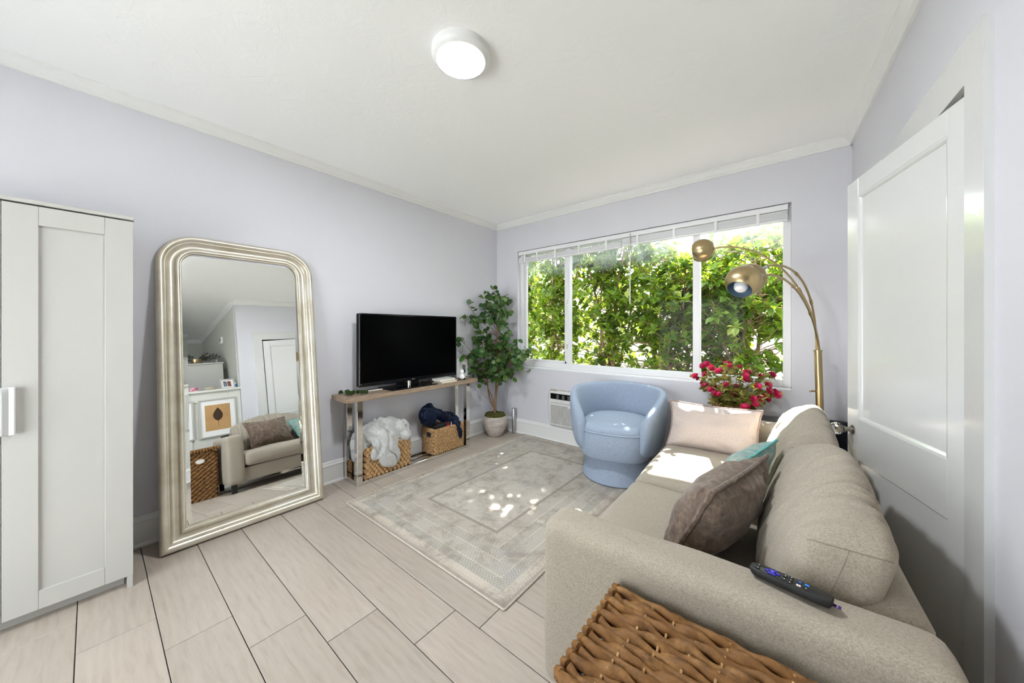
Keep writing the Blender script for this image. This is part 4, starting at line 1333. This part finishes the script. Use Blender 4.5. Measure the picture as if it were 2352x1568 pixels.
# ------------------------------------------------------------------ potted tree
px_, py_ = 0.215, -0.275
tr = thing('potted_tree', 'artificial round-leaf tree in a weathered clay pot in the corner', 'potted tree', (px_, py_, 0))
put('pot', MB().lathe([(0.0, 0.001), (0.085, 0.001), (0.095, 0.008), (0.125, 0.07), (0.152, 0.14), (0.16, 0.185), (0.155, 0.225), (0.143, 0.252), (0.138, 0.255), (0.134, 0.25), (0.13, 0.235), (0.0, 0.23)], 48), POT, tr)
mp_ = MB()
for k in range(6):
    a = 2 * PI * k / 6 + 0.3
    ms = put('moss_clump', MB().soft((0.068 * math.cos(a), 0.068 * math.sin(a), 0.25), (0.12, 0.12, 0.075), 0.035, 10, (0.005, 0.005, 0.008), wr(0.008, 18, k)), MOSS, tr)
rt_ = random.Random(11)
trunks = [
    [(0.0, 0.0, 0.23), (0.0, -0.005, 0.34), (0.015, 0.0, 0.5), (0.012, 0.005, 0.75), (0.02, 0.01, 1.05), (0.03, 0.0, 1.35), (0.02, 0.0, 1.72)],
    [(0.0, -0.005, 0.34), (-0.055, -0.03, 0.45), (-0.085, -0.045, 0.62), (-0.10, -0.06, 0.85), (-0.115, -0.10, 1.10), (-0.13, -0.16, 1.38)],
    [(0.012, 0.0, 0.52), (0.06, -0.01, 0.66), (0.13, -0.03, 0.80), (0.26, -0.03, 0.93), (0.38, -0.02, 1.03)],
    [(0.005, 0.0, 0.36), (-0.06, -0.07, 0.62), (-0.10, -0.17, 0.85), (-0.10, -0.28, 1.02)],
]
tips = []
for i, t in enumerate(trunks):
    p = smooth_path(t, 8)
    r0, r1 = ((0.019, 0.005), (0.013, 0.004), (0.011, 0.004), (0.007, 0.003))[i]
    put('trunk', MB().tube(p, [r0 + (r1 - r0) * k / (len(p) - 1) for k in range(len(p))], 9), BARK, tr)
    tips.append(p)
CR = Vector((px_, py_, 0))
brs = []
def crown_ok(p):
    w = p + CR
    if w.x < 0.045 or w.y > -0.03 or p.z < 0.70 or p.z > 1.90:
        return False
    # stay clear of the window jamb and the television
    if w.y > -0.04 and w.x > 0.36:
        return False
    if w.y < -0.80:
        return False
    return True
for i, p in enumerate(tips):
    st = int(len(p) * 0.45)
    for k in range(st, len(p), 1 if i == 0 else 2):
        for rep in range(3 if i == 0 else 3):
            a = rt_.uniform(0, 2 * PI)
            ln = rt_.uniform(0.16, 0.34) * (0.75 if p[k].z > 1.5 else 1.0)
            d = Vector((math.cos(a), math.sin(a), rt_.uniform(0.1, 0.9))).normalized()
            e = p[k] + d * ln
            if crown_ok(e):
                brs.append(bez(p[k], p[k] + d * ln * .35 + Vector((0, 0, 0.03)), p[k] + d * ln * .7, e - Vector((0, 0, 0.02)), 8))
for e in ((-0.145, -0.42, 1.52), (-0.13, -0.50, 1.22), (-0.15, -0.33, 1.66), (0.50, -0.10, 0.92), (0.42, -0.14, 1.12), (0.34, -0.20, 1.30), (0.25, -0.15, 1.55), (0.02, -0.05, 1.88), (-0.05, -0.05, 1.80), (0.10, -0.1, 1.78), (0.58, -0.14, 0.86), (0.30, -0.2, 0.80), (-0.14, -0.42, 0.98)):
    e = Vector(e)
    src = min((q for p in tips for q in p[len(p) // 3:] if q.z < e.z + 0.1), key=lambda q: (q - e).length)
    brs.append(bez(src, src.lerp(e, .35) + Vector((0, 0, 0.05)), src.lerp(e, .7) + Vector((0, 0, 0.04)), e, 10))
for b in brs:
    put('branch', MB().tube(b, [0.004 - 0.0025 * k / (len(b) - 1) for k in range(len(b))], 6), BARK, tr)
def round_leaf(seed):
    r_ = random.Random(seed); mb = MB()
    n = 10; vs = [(0, 0, 0)]
    cup = r_.uniform(0.1, 0.4)
    for k in range(n + 1):
        a = -PI / 2 + 2 * PI * k / n
        rr2 = 1.0 + 0.12 * math.sin(a)
        x = 0.5 * rr2 * math.cos(a); y = 0.5 + 0.5 * rr2 * math.sin(a)
        vs.append((x, y, cup * x * x * 1.2 - 0.18 * y * y))
    vs[0] = (0, 0.5, -0.03)
    mb.add(vs[:n + 1], [(0, k + 1, (k + 1) % n + 1) for k in range(n)])
    me = mb.mesh('leaf', True, 90); me.materials.append(FICUS)
    return me
LM = [round_leaf(k) for k in range(4)]
nleaf = 0
cand = []
for b in brs:
    for k in range(2, len(b)):
        for rep in range(5):
            cand.append((b[k], (b[k] - b[k - 1]).normalized()))
rt_.shuffle(cand)
tf = MB()
for ci, (q, t) in enumerate(cand[:900]):
    d = (t * 0.4 + Vector((rt_.uniform(-1, 1), rt_.uniform(-1, 1), rt_.uniform(-0.9, 0.5)))).normalized()
    s_ = rt_.uniform(0.046, 0.07)
    tip = q + d * (s_ + 0.015)
    w = tip + CR
    if w.x < 0.02 or w.y > -0.02:
        continue
    face = Vector((rt_.uniform(-0.3, 1), rt_.uniform(-1, 0.2), rt_.uniform(-0.1, 0.9)))
    x = d.cross(face)
    x = x.normalized() if x.length > 1e-4 else d.orthogonal().normalized()
    z = x.cross(d)
    Mr = Matrix(((x.x, d.x, z.x), (x.y, d.y, z.y), (x.z, d.z, z.z)))
    me_ = LM[rt_.randint(0, 3)]
    if nleaf < 295:
        nleaf += 1
        o = put('leaf', me_, None, tr)
        o.location = q + d * 0.012
        o.rotation_euler = Mr.to_euler()
        o.scale = (s_, s_, s_)
    else:
        Mq = Matrix.Translation(q + d * 0.012) @ Mr.to_4x4() @ Matrix.Diagonal((s_, s_, s_, 1))
        tf.add([Mq @ v.co for v in me_.vertices], [tuple(p.vertices) for p in me_.polygons], rt_.random())
o = put('foliage', tf, leaf_mat('round_leaf_mass', (0.012, 0.055, 0.014), (0.03, 0.105, 0.02), (0.11, 0.19, 0.04), 0.16, True, 0.38), tr)
o['kind'] = 'stuff'
tubo = thing('metal_tube', 'short brushed aluminium tube standing behind the clay pot', 'tube', (0.345, -0.055, 0))
put('shell', MB().lathe([(0.022, 0.001), (0.024, 0.004), (0.024, 0.318), (0.022, 0.321), (0.019, 0.321), (0.019, 0.02)], 24, cap1=False), SILVER, tubo)
put('end_cap', MB().lathe([(0.0192, 0.30), (0.0192, 0.306), (0.0, 0.306)], 20), BLACK, tubo)

# ------------------------------------------------------------------ wall air conditioner
ac = thing('wall_air_conditioner', 'white wall air conditioner with a black control strip under the window', 'air conditioner', (1.17, -0.03, 0.2))
X0, X1 = 0.90, 1.50
ACG = mat('ac_white', (0.74, 0.74, 0.73), 0.4)
put('sleeve', MB().box(X0 - 0.012, -0.018, 0.195, X1 + 0.012, 0.0, 0.628, 0.003), mat('sleeve_trim', (0.40, 0.30, 0.25), 0.8, col2=(0.6, 0.58, 0.55), nscale=60), ac, smooth=False, world=True)
put('upper_panel', MB().box(X0, -0.058, 0.475, X1, -0.018, 0.612, 0.008), ACG, ac, smooth=False, world=True)
put('control_strip', MB().box(X0 + 0.015, -0.062, 0.525, X1 - 0.015, -0.056, 0.592, 0.004), BLACK, ac, smooth=False, world=True)
for k in range(3):
    for j in range(4):
        put('control_print', MB().box(X0 + 0.10 + 0.075 * k, -0.0625, 0.537 + 0.012 * j, X0 + 0.135 + 0.075 * k, -0.062, 0.541 + 0.012 * j), mat('control_print', (0.35, 0.35, 0.36), 0.5), ac, smooth=False, world=True)
for k in range(4):
    put('indicator', MB().box(X0 + 0.085 + 0.032 * k, -0.0586, 0.497, X0 + 0.098 + 0.032 * k, -0.058, 0.500), MATS['grey_label'], ac, smooth=False, world=True)
put('lower_frame', MB().box(X0, -0.052, 0.21, X1, -0.018, 0.472, 0.006), ACG, ac, smooth=False, world=True)
GR = mat('filter_grille', (0.40, 0.39, 0.37), 0.7, col2=(0.52, 0.51, 0.49), nscale=40, nstretch=(1, 1, 0.2), bump=(300, 0.5, 0.002))
put('grille', MB().box(X0 + 0.014, -0.0545, 0.228, X1 - 0.014, -0.050, 0.455), GR, ac, smooth=False, world=True)
put('grille_tab', MB().box(X0 + 0.25, -0.058, 0.435, X0 + 0.33, -0.050, 0.458, 0.003), ACG, ac, smooth=False, world=True)
put('vent_lid', MB().box(X0 + 0.10, -0.05, 0.612, X0 + 0.34, -0.022, 0.622, 0.003), ACG, ac, smooth=False, world=True)
put('cord', MB().tube(smooth_path([(X0 + 0.12, -0.02, 0.632), (X0 + 0.02, -0.02, 0.645), (X0 - 0.035, -0.012, 0.60), (X0 - 0.06, -0.010, 0.45), (X0 - 0.045, -0.012, 0.28), (X0 - 0.012, -0.024, 0.215)], 7), 0.003, 6), WPLAS, ac, world=True)

# ------------------------------------------------------------------ wardrobe
wd = thing('wardrobe', 'tall white shaker-door wardrobe against the lavender wall', 'wardrobe', (0.24, -3.79, 0))
WY0, WY1 = -4.182, -3.402
put('carcass', MB().box(0.005, WY0, 0.055, 0.445, WY1, 1.915, 0.001), WHITE, wd, smooth=False, world=True)
put('top_board', MB().box(0.003, WY0 - 0.003, 1.924, 0.474, WY1 + 0.003, 1.942, 0.002), WHITE, wd, smooth=False, world=True)
put('plinth', MB().box(0.03, WY0 + 0.02, 0.0, 0.40, WY1 - 0.03, 0.055), WHITE, wd, smooth=False, world=True)
for y in (WY1 - 0.022, WY0 + 0.002):
    put('foot', MB().box(0.405, y, 0.0, 0.466, y + 0.02, 0.062, 0.001), WHITE, wd, smooth=False, world=True)
for (a, b_, hy) in ((WY1 - 0.389, WY1 - 0.001, -3.785), (WY0 + 0.001, WY1 - 0.391, -3.818)):
    dr = put('door', MB().box(0.447, a + 0.095, 0.145, 0.458, b_ - 0.095, 1.835), WHITE, wd, smooth=False, world=True)
    for nm, q in (('stile', (a, 0.062, a + 0.0955, 1.917)), ('stile', (b_ - 0.0955, 0.062, b_, 1.917)), ('rail', (a + 0.096, 1.83, b_ - 0.096, 1.917)), ('rail', (a + 0.096, 0.062, b_ - 0.096, 0.148))):
        put(nm, MB().box(0.447, q[0], q[1], 0.468, q[2], q[3], 0.0012), WHITE, dr, smooth=False, world=True)
    put('handle', MB().box(0.468, hy - 0.004, 0.885, 0.472, hy + 0.030, 1.095, 0.001).box(0.468, hy + 0.014, 0.885, 0.496, hy + 0.030, 1.095, 0.003), WPLAS, dr, smooth=False, world=True)

# ------------------------------------------------------------------ leaning mirror
TILT = math.atan2(0.262, 1.98)
mir = thing('floor_mirror', 'tall arched champagne-silver floor mirror leaning on the wall', 'mirror', (0.279, -2.828, 0))
# local frame: u along +y, v up the leaning plane, w out of the mirror towards the room
def MF(u, v, w):
    return Vector((0.279 - math.sin(TILT) * v + math.cos(TILT) * w - 0.028, -2.828 + u, math.cos(TILT) * v + math.sin(TILT) * w + 0.0045))
MW, MH, MR = 0.917, 1.995, 0.205
def outline(d, n=14):
    w = MW / 2; r = MR - d
    pts = [(-w + d, d), (w - d, d)]
    cu, cv = w - MR, MH - MR
    pts += [(cu + r * math.cos(a), cv + r * math.sin(a)) for a in [PI / 2 * k / n for k in range(n + 1)]]
    pts += [(-cu + r * math.cos(a), cv + r * math.sin(a)) for a in [PI / 2 + PI / 2 * k / n for k in range(n + 1)]]
    return pts
prof = [(0.0, -0.02), (0.0, 0.012), (0.003, 0.022), (0.010, 0.029), (0.020, 0.032), (0.030, 0.029), (0.037, 0.022), (0.040, 0.019), (0.044, 0.019), (0.046, 0.021), (0.052, 0.012), (0.062, 0.004), (0.075, 0.001), (0.084, 0.003), (0.088, 0.006), (0.090, 0.012), (0.094, 0.018), (0.102, 0.020), (0.110, 0.017), (0.114, 0.010), (0.116, 0.010), (0.119, 0.008), (0.121, 0.002), (0.121, -0.006)]
put('frame', MB().rings([[MF(u, v, w) for u, v in outline(d)] for d, w in prof], cap0=False, cap1=False), CHAMP, mir, world=True, angle=50)
put('backing', MB().rings([[MF(u, v, w) for u, v in outline(0.004)] for w in (-0.022, -0.012)]), mat('backing_board', (0.2, 0.14, 0.09), 0.9), mir, world=True)
DG = R(0.55)   # the glass sits a touch further back at its top
def gw(v):
    return -0.002 - math.tan(DG) * 0.0 - 0.004
put('glass', MB().add([MF(u, v, gw(v)) for u, v in outline(0.143)], [tuple(range(len(outline(0.143))))]), MIRROR, mir, smooth=False, world=True)
bv = MB()
o1 = [MF(u, v, gw(v) - 0.0016) for u, v in outline(0.120)]; o2 = [MF(u, v, gw(v)) for u, v in outline(0.143)]
bv.rings([o1, o2], cap0=False, cap1=False)
put('bevel', bv, MIRROR, mir, world=True, angle=30)

# ------------------------------------------------------------------ things seen only in the mirror
def framed(label, y0, y1, z0, z1):
    f = thing('framed_print', label, 'picture', (3.66, (y0 + y1) / 2, z0), 0)
    X = 3.664
    for (a, b_, c, d) in ((y0, y0 + 0.018, z0, z1), (y1 - 0.018, y1, z0, z1), (y0 + 0.018, y1 - 0.018, z0, z0 + 0.018), (y0 + 0.018, y1 - 0.018, z1 - 0.018, z1)):
        put('frame', MB().box(X - 0.028, a, c, X, b_, d, 0.002), WHITE, f, smooth=False, world=True)
    put('mat_board', MB().box(X - 0.012, y0 + 0.018, z0 + 0.018, X - 0.004, y1 - 0.018, z1 - 0.018), mat('mat_board', (0.82, 0.82, 0.81), 0.8), f, smooth=False, world=True)
    put('print', MB().box(X - 0.0135, y0 + 0.07, z0 + 0.09, X - 0.0122, y1 - 0.07, z1 - 0.085), mat('kraft_print', (0.46, 0.27, 0.11), 0.75, col2=(0.54, 0.33, 0.15), nscale=5), f, smooth=False, world=True)
    yc, zc = (y0 + y1) / 2, (z0 + z1) / 2
    n = 14; pts = []
    for k in range(n + 1):
        t = k / n; w = 0.055 * math.sin(PI * t ** 0.8) ** 0.9
        pts.append((w, -0.05 + 0.19 * t))
    vs = [(X - 0.0145, yc + w, zc + z) for w, z in pts] + [(X - 0.0145, yc - w, zc + z) for w, z in pts[::-1]]
    lf = put('printed_leaf', MB().add(vs, [tuple(range(len(vs)))]), mat('leaf_ink', (0.05, 0.025, 0.012), 0.8), f, smooth=False, world=True)
    put('printed_stem', MB().box(X - 0.0147, yc - 0.002, zc - 0.12, X - 0.0142, yc + 0.002, zc + 0.13), MATS['leaf_ink'], lf, smooth=False, world=True)
framed('white framed leaf print on the half wall, fully seen in the mirror', -2.59, -2.165, 0.73, 1.27)
framed('white framed leaf print cut off at the left edge of the mirror glass', -3.06, -2.64, 0.73, 1.27)
cab = thing('tall_cabinet', 'plain white tall cabinet beyond the half wall, seen in the mirror', 'cabinet', (4.6, -2.75, 0))
put('back_panel', MB().box(4.25, -3.4, 0.0, 4.275, -2.17, 1.90, 0.004), WHITE, cab, smooth=False, world=True)
put('body', MB().box(4.276, -3.4, 0.0, 4.80, -2.19, 1.895, 0.004), WHITE, cab, smooth=False, world=True)
put('top_edge', MB().box(4.24, -3.41, 1.90, 4.81, -2.16, 1.925, 0.003), WHITE, cab, smooth=False, world=True)
bo = thing('brass_planter', 'small brass planter with dry twigs on top of the tall cabinet', 'planter', (4.40, -2.47, 1.925))
put('bowl', MB().lathe([(0.0, 0.001), (0.05, 0.001), (0.065, 0.02), (0.07, 0.09), (0.065, 0.09), (0.06, 0.03), (0.0, 0.02)], 28), BRASS, bo)
tw = MB()
r9 = random.Random(3)
for k in range(26):
    a = r9.choice((R(90), R(-90))) + r9.uniform(-0.7, 0.7)
    ln = r9.uniform(0.1, 0.3)
    p = [Vector((0, 0, 0.07))]
    for q in range(5):
        p.append(p[-1] + Vector((math.cos(a) * ln / 5 * .5, math.sin(a) * ln / 5, r9.uniform(-0.01, 0.035))))
    tw.tube(p, 0.0025, 5)
    for q in p[2:]:
        tw.ell(q + Vector((0, 0, 0.008)), (0.008, 0.012, 0.009), 6)
put('twigs', tw, mat('dry_twig', (0.06, 0.06, 0.045), 0.9), bo)
lx = 3.72
pf = thing('photo_frame', 'small white photo frame tilted back on the half-wall ledge', 'photo frame', (lx, -2.23, 1.405), R(-12))
Mt = Matrix.Rotation(R(14), 4, 'Y')
for (a, b_, c, d) in ((-0.09, -0.075, 0, 0.155), (0.075, 0.09, 0, 0.155), (-0.075, 0.075, 0, 0.015), (-0.075, 0.075, 0.14, 0.155)):
    put('frame', MB().box(-0.02, a, c, 0.0, b_, d, 0.002).xf(Mt), WHITE, pf, smooth=False)
put('mat_board', MB().box(-0.008, -0.075, 0.015, -0.003, 0.075, 0.14).xf(Mt), MATS['mat_board'], pf, smooth=False)
put('snapshot', MB().box(-0.0095, -0.048, 0.035, -0.0082, -0.004, 0.12).xf(Mt), mat('photo_blue', (0.25, 0.33, 0.45), 0.4, col2=(0.05, 0.05, 0.06), nscale=30), pf, smooth=False)
put('snapshot', MB().box(-0.0095, 0.002, 0.035, -0.0082, 0.046, 0.12).xf(Mt), mat('photo_rust', (0.35, 0.10, 0.05), 0.4, col2=(0.04, 0.03, 0.03), nscale=34), pf, smooth=False)
put('strut', MB().box(0.0, -0.02, 0.0, 0.05, 0.02, 0.004, 0.001), BLACKM, pf, smooth=False)
cb = thing('ceramic_bowl', 'shallow cream ceramic bowl on the half-wall ledge', 'bowl', (lx, -2.44, 1.405))
put('bowl', MB().lathe([(0.0, 0.001), (0.04, 0.001), (0.06, 0.015), (0.082, 0.042), (0.078, 0.042), (0.055, 0.018), (0.0, 0.012)], 32), mat('cream_glaze', (0.66, 0.60, 0.48), 0.3), cb)
cj = thing('candle_jar', 'pink patterned candle tin on the half-wall ledge', 'candle', (lx - 0.02, -2.62, 1.405))
put('tin', MB().lathe([(0.045, 0.0), (0.047, 0.004), (0.047, 0.055), (0.044, 0.058), (0.041, 0.054), (0.0, 0.052)], 28), mat('pink_pattern', (0.55, 0.05, 0.16), 0.4, col2=(0.75, 0.70, 0.70), nscale=22), cj)
put('wick', MB().cyl((0, 0, 0.051), (0, 0, 0.062), 0.0015, 6), BLACKM, cj)
bt = thing('blue_bottle', 'little blue bottle behind the photo frame on the ledge', 'bottle', (lx + 0.05, -2.13, 1.405))
put('body', MB().lathe([(0.0, 0.0), (0.02, 0.0), (0.021, 0.004), (0.021, 0.06), (0.012, 0.072), (0.0, 0.072)], 20), mat('blue_label', (0.03, 0.18, 0.42), 0.4), bt)
put('cap', MB().lathe([(0.011, 0.072), (0.012, 0.09), (0.0, 0.091)], 16), WPLAS, bt)
th_ = thing('thermostat', 'small white thermostat box high on the sage kitchen wall', 'thermostat', (4.55, -2.10, 2.3))
put('case', MB().box(-0.05, -0.03, 0, 0.05, -0.001, 0.12, 0.006), WPLAS, th_, smooth=False)
put('display', MB().box(-0.03, -0.032, 0.05, 0.03, -0.0302, 0.10), MATS['grey_label'], th_, smooth=False)
struct('trim_7', MB().box(5.0, -2.12, 0, 5.09, -2.10, 2.12, 0.003), TRIM, 'white door casing on the kitchen wall')

# ------------------------------------------------------------------ outdoors
struct('ground', MB().box(-8, 0.151, -0.35, 11, 9, -0.25), mat('soil', (0.30, 0.26, 0.21), 0.95, col2=(0.40, 0.36, 0.30), nscale=6), 'bare soil under the hedge')
struct('ground_added', MB().box(-8, -14, -0.35, 11, -5.31, -0.25), mat('paving', (0.62, 0.62, 0.61), 0.9, col2=(0.68, 0.68, 0.67), nscale=5), 'unseen pale concrete paving added outside the window behind the camera')  # unseen ground added to reflect daylight through the added window
gwall = tag(put('garden_wall', MB().box(-8, 2.9, -0.3, 11, 3.05, 2.4), mat('stucco', (0.80, 0.77, 0.71), 0.9, bump=(60, 0.3, 0.01))), 'cream stucco garden wall behind the hedge', 'wall')
def leaf_pts(M, s_, w, bend):
    vs = []
    for (x, y, z) in ((0, 0, 0), (w, 0.35, 0.06), (w * 0.95, 0.68, 0.03), (0, 1, -bend), (-w * 0.95, 0.68, 0.03), (-w, 0.35, 0.06), (0, 0.5, -0.06)):
        vs.append(M @ Vector((x * s_, y * s_, z * s_)))
    return vs
LF = [(0, 1, 6), (1, 2, 6), (2, 3, 6), (3, 4, 6), (4, 5, 6), (5, 0, 6)]
SLM = []
for k in range(3):
    mb = MB().add(leaf_pts(Matrix(), 1.0, 0.24 + 0.03 * k, 0.1 + 0.06 * k), LF)
    me = mb.mesh('leaf', True, 90); me.materials.append(HEDGE1); SLM.append(me)
hr_ = random.Random(42)
shrubs = [(-1.7, 1.55, 3.3, 'outermost shrub of the hedge past the window jamb by the potted tree'), (-0.6, 1.3, 3.7, 'dark shrub of the hedge behind the narrow left window pane'),
          (0.35, 1.15, 4.2, 'hedge shrub seen just right of the narrow window pane'), (1.2, 1.1, 4.2, 'hedge shrub behind the hanging blind wand'),
          (2.05, 1.05, 2.62, 'hedge shrub just left of the wide window mullion'), (2.75, 1.0, 2.7, 'sunlit hedge shrub behind the lamp shades'), (3.6, 1.05, 2.75, 'hedge shrub at the end of the window by the lamp pole')]
for si, (sx, sy, sh_top, lab) in enumerate(shrubs):
    sh = thing('hedge_shrub', lab, 'shrub', (sx, sy, -0.25), 0, 'clipped hedge outside the window')
    wood = []
    twigs_ = []
    for k in range(6):
        a = hr_.uniform(0, 2 * PI)
        b0 = Vector((0.12 * math.cos(a), 0.10 * math.sin(a), 0))
        top = Vector((hr_.uniform(-0.5, 0.5), hr_.uniform(-0.35, 0.40), sh_top * hr_.uniform(0.84, 1.0)))
        p = [b0]
        for q in range(1, 7):
            t = q / 6
            p.append(b0.lerp(top, t) + Vector((hr_.uniform(-0.09, 0.09), hr_.uniform(-0.07, 0.07), hr_.uniform(-0.04, 0.04))))
        sp = smooth_path(p, 4)
        r0 = hr_.uniform(0.02, 0.034)
        wood.append((sp, [r0 * (1 - 0.8 * j / (len(sp) - 1)) for j in range(len(sp))]))
        for j in range(6, len(sp) - 1):
            for rep in range(4):
                a2 = hr_.uniform(0, 2 * PI); ln = hr_.uniform(0.16, 0.5)
                d = Vector((math.cos(a2) * 1.1, math.sin(a2) * 0.75, hr_.uniform(0.05, 1.0))).normalized()
                e = sp[j] + d * ln
                m_ = sp[j] + d * ln * 0.5 + Vector((hr_.uniform(-.05, .05), hr_.uniform(-.05, .05), hr_.uniform(-0.02, 0.05)))
                twigs_.append([sp[j], m_, e])
    for sp, rr2 in wood:
        put('stem', MB().tube(sp, rr2, 7), BARK2, sh)
    tm = MB()
    for t in twigs_:
        tm.tube(smooth_path(t, 3), 0.005, 4, caps=False)
    o = put('twigs', tm, BARK2, sh); o['kind'] = 'stuff'
    lv = MB(); singles = []
    for t in twigs_:
        spots = [t[2]] + ([t[1]] if hr_.random() < 0.75 else []) + ([t[0].lerp(t[2], 0.75)] if hr_.random() < 0.6 else [])
        for e in spots:
            if e.y + sy < 0.42 or e.z > sh_top + 0.1 or (e.z < 1.5 and hr_.random() < 0.5):
                continue
            ax = (t[2] - t[0]).normalized()
            nl_ = hr_.randint(5, 8)
            base_rnd = hr_.random() * 0.75
            for q in range(nl_):
                a3 = 2 * PI * q / nl_ + hr_.uniform(-.4, .4)
                u = ax.orthogonal().normalized(); v = ax.cross(u)
                d = (ax * hr_.uniform(0.2, 0.9) + (u * math.cos(a3) + v * math.sin(a3))).normalized()
                s_ = hr_.uniform(0.06, 0.115)
                rnd = min(1, max(0, base_rnd + hr_.uniform(-0.15, 0.15) + (0.35 if hr_.random() < 0.06 else 0)))
                M_ = orient(e, d, hr_.uniform(-0.8, 0.8))
                if q == 0 and e.y < -0.05 and len(singles) < 42 and e.z > 1.0 and hr_.random() < 0.5:
                    singles.append((M_, s_ * 1.1))
                else:
                    lv.add(leaf_pts(M_, s_, hr_.uniform(0.22, 0.31), hr_.uniform(0.05, 0.3)), LF, rnd)
    o = put('foliage', lv, HEDGE, sh, smooth=False); o['kind'] = 'stuff'
    for (M_, s_) in singles:
        o = put('leaf', SLM[hr_.randint(0, 2)], None, sh)
        o.matrix_local = M_ @ Matrix.Diagonal((s_, s_, s_, 1))
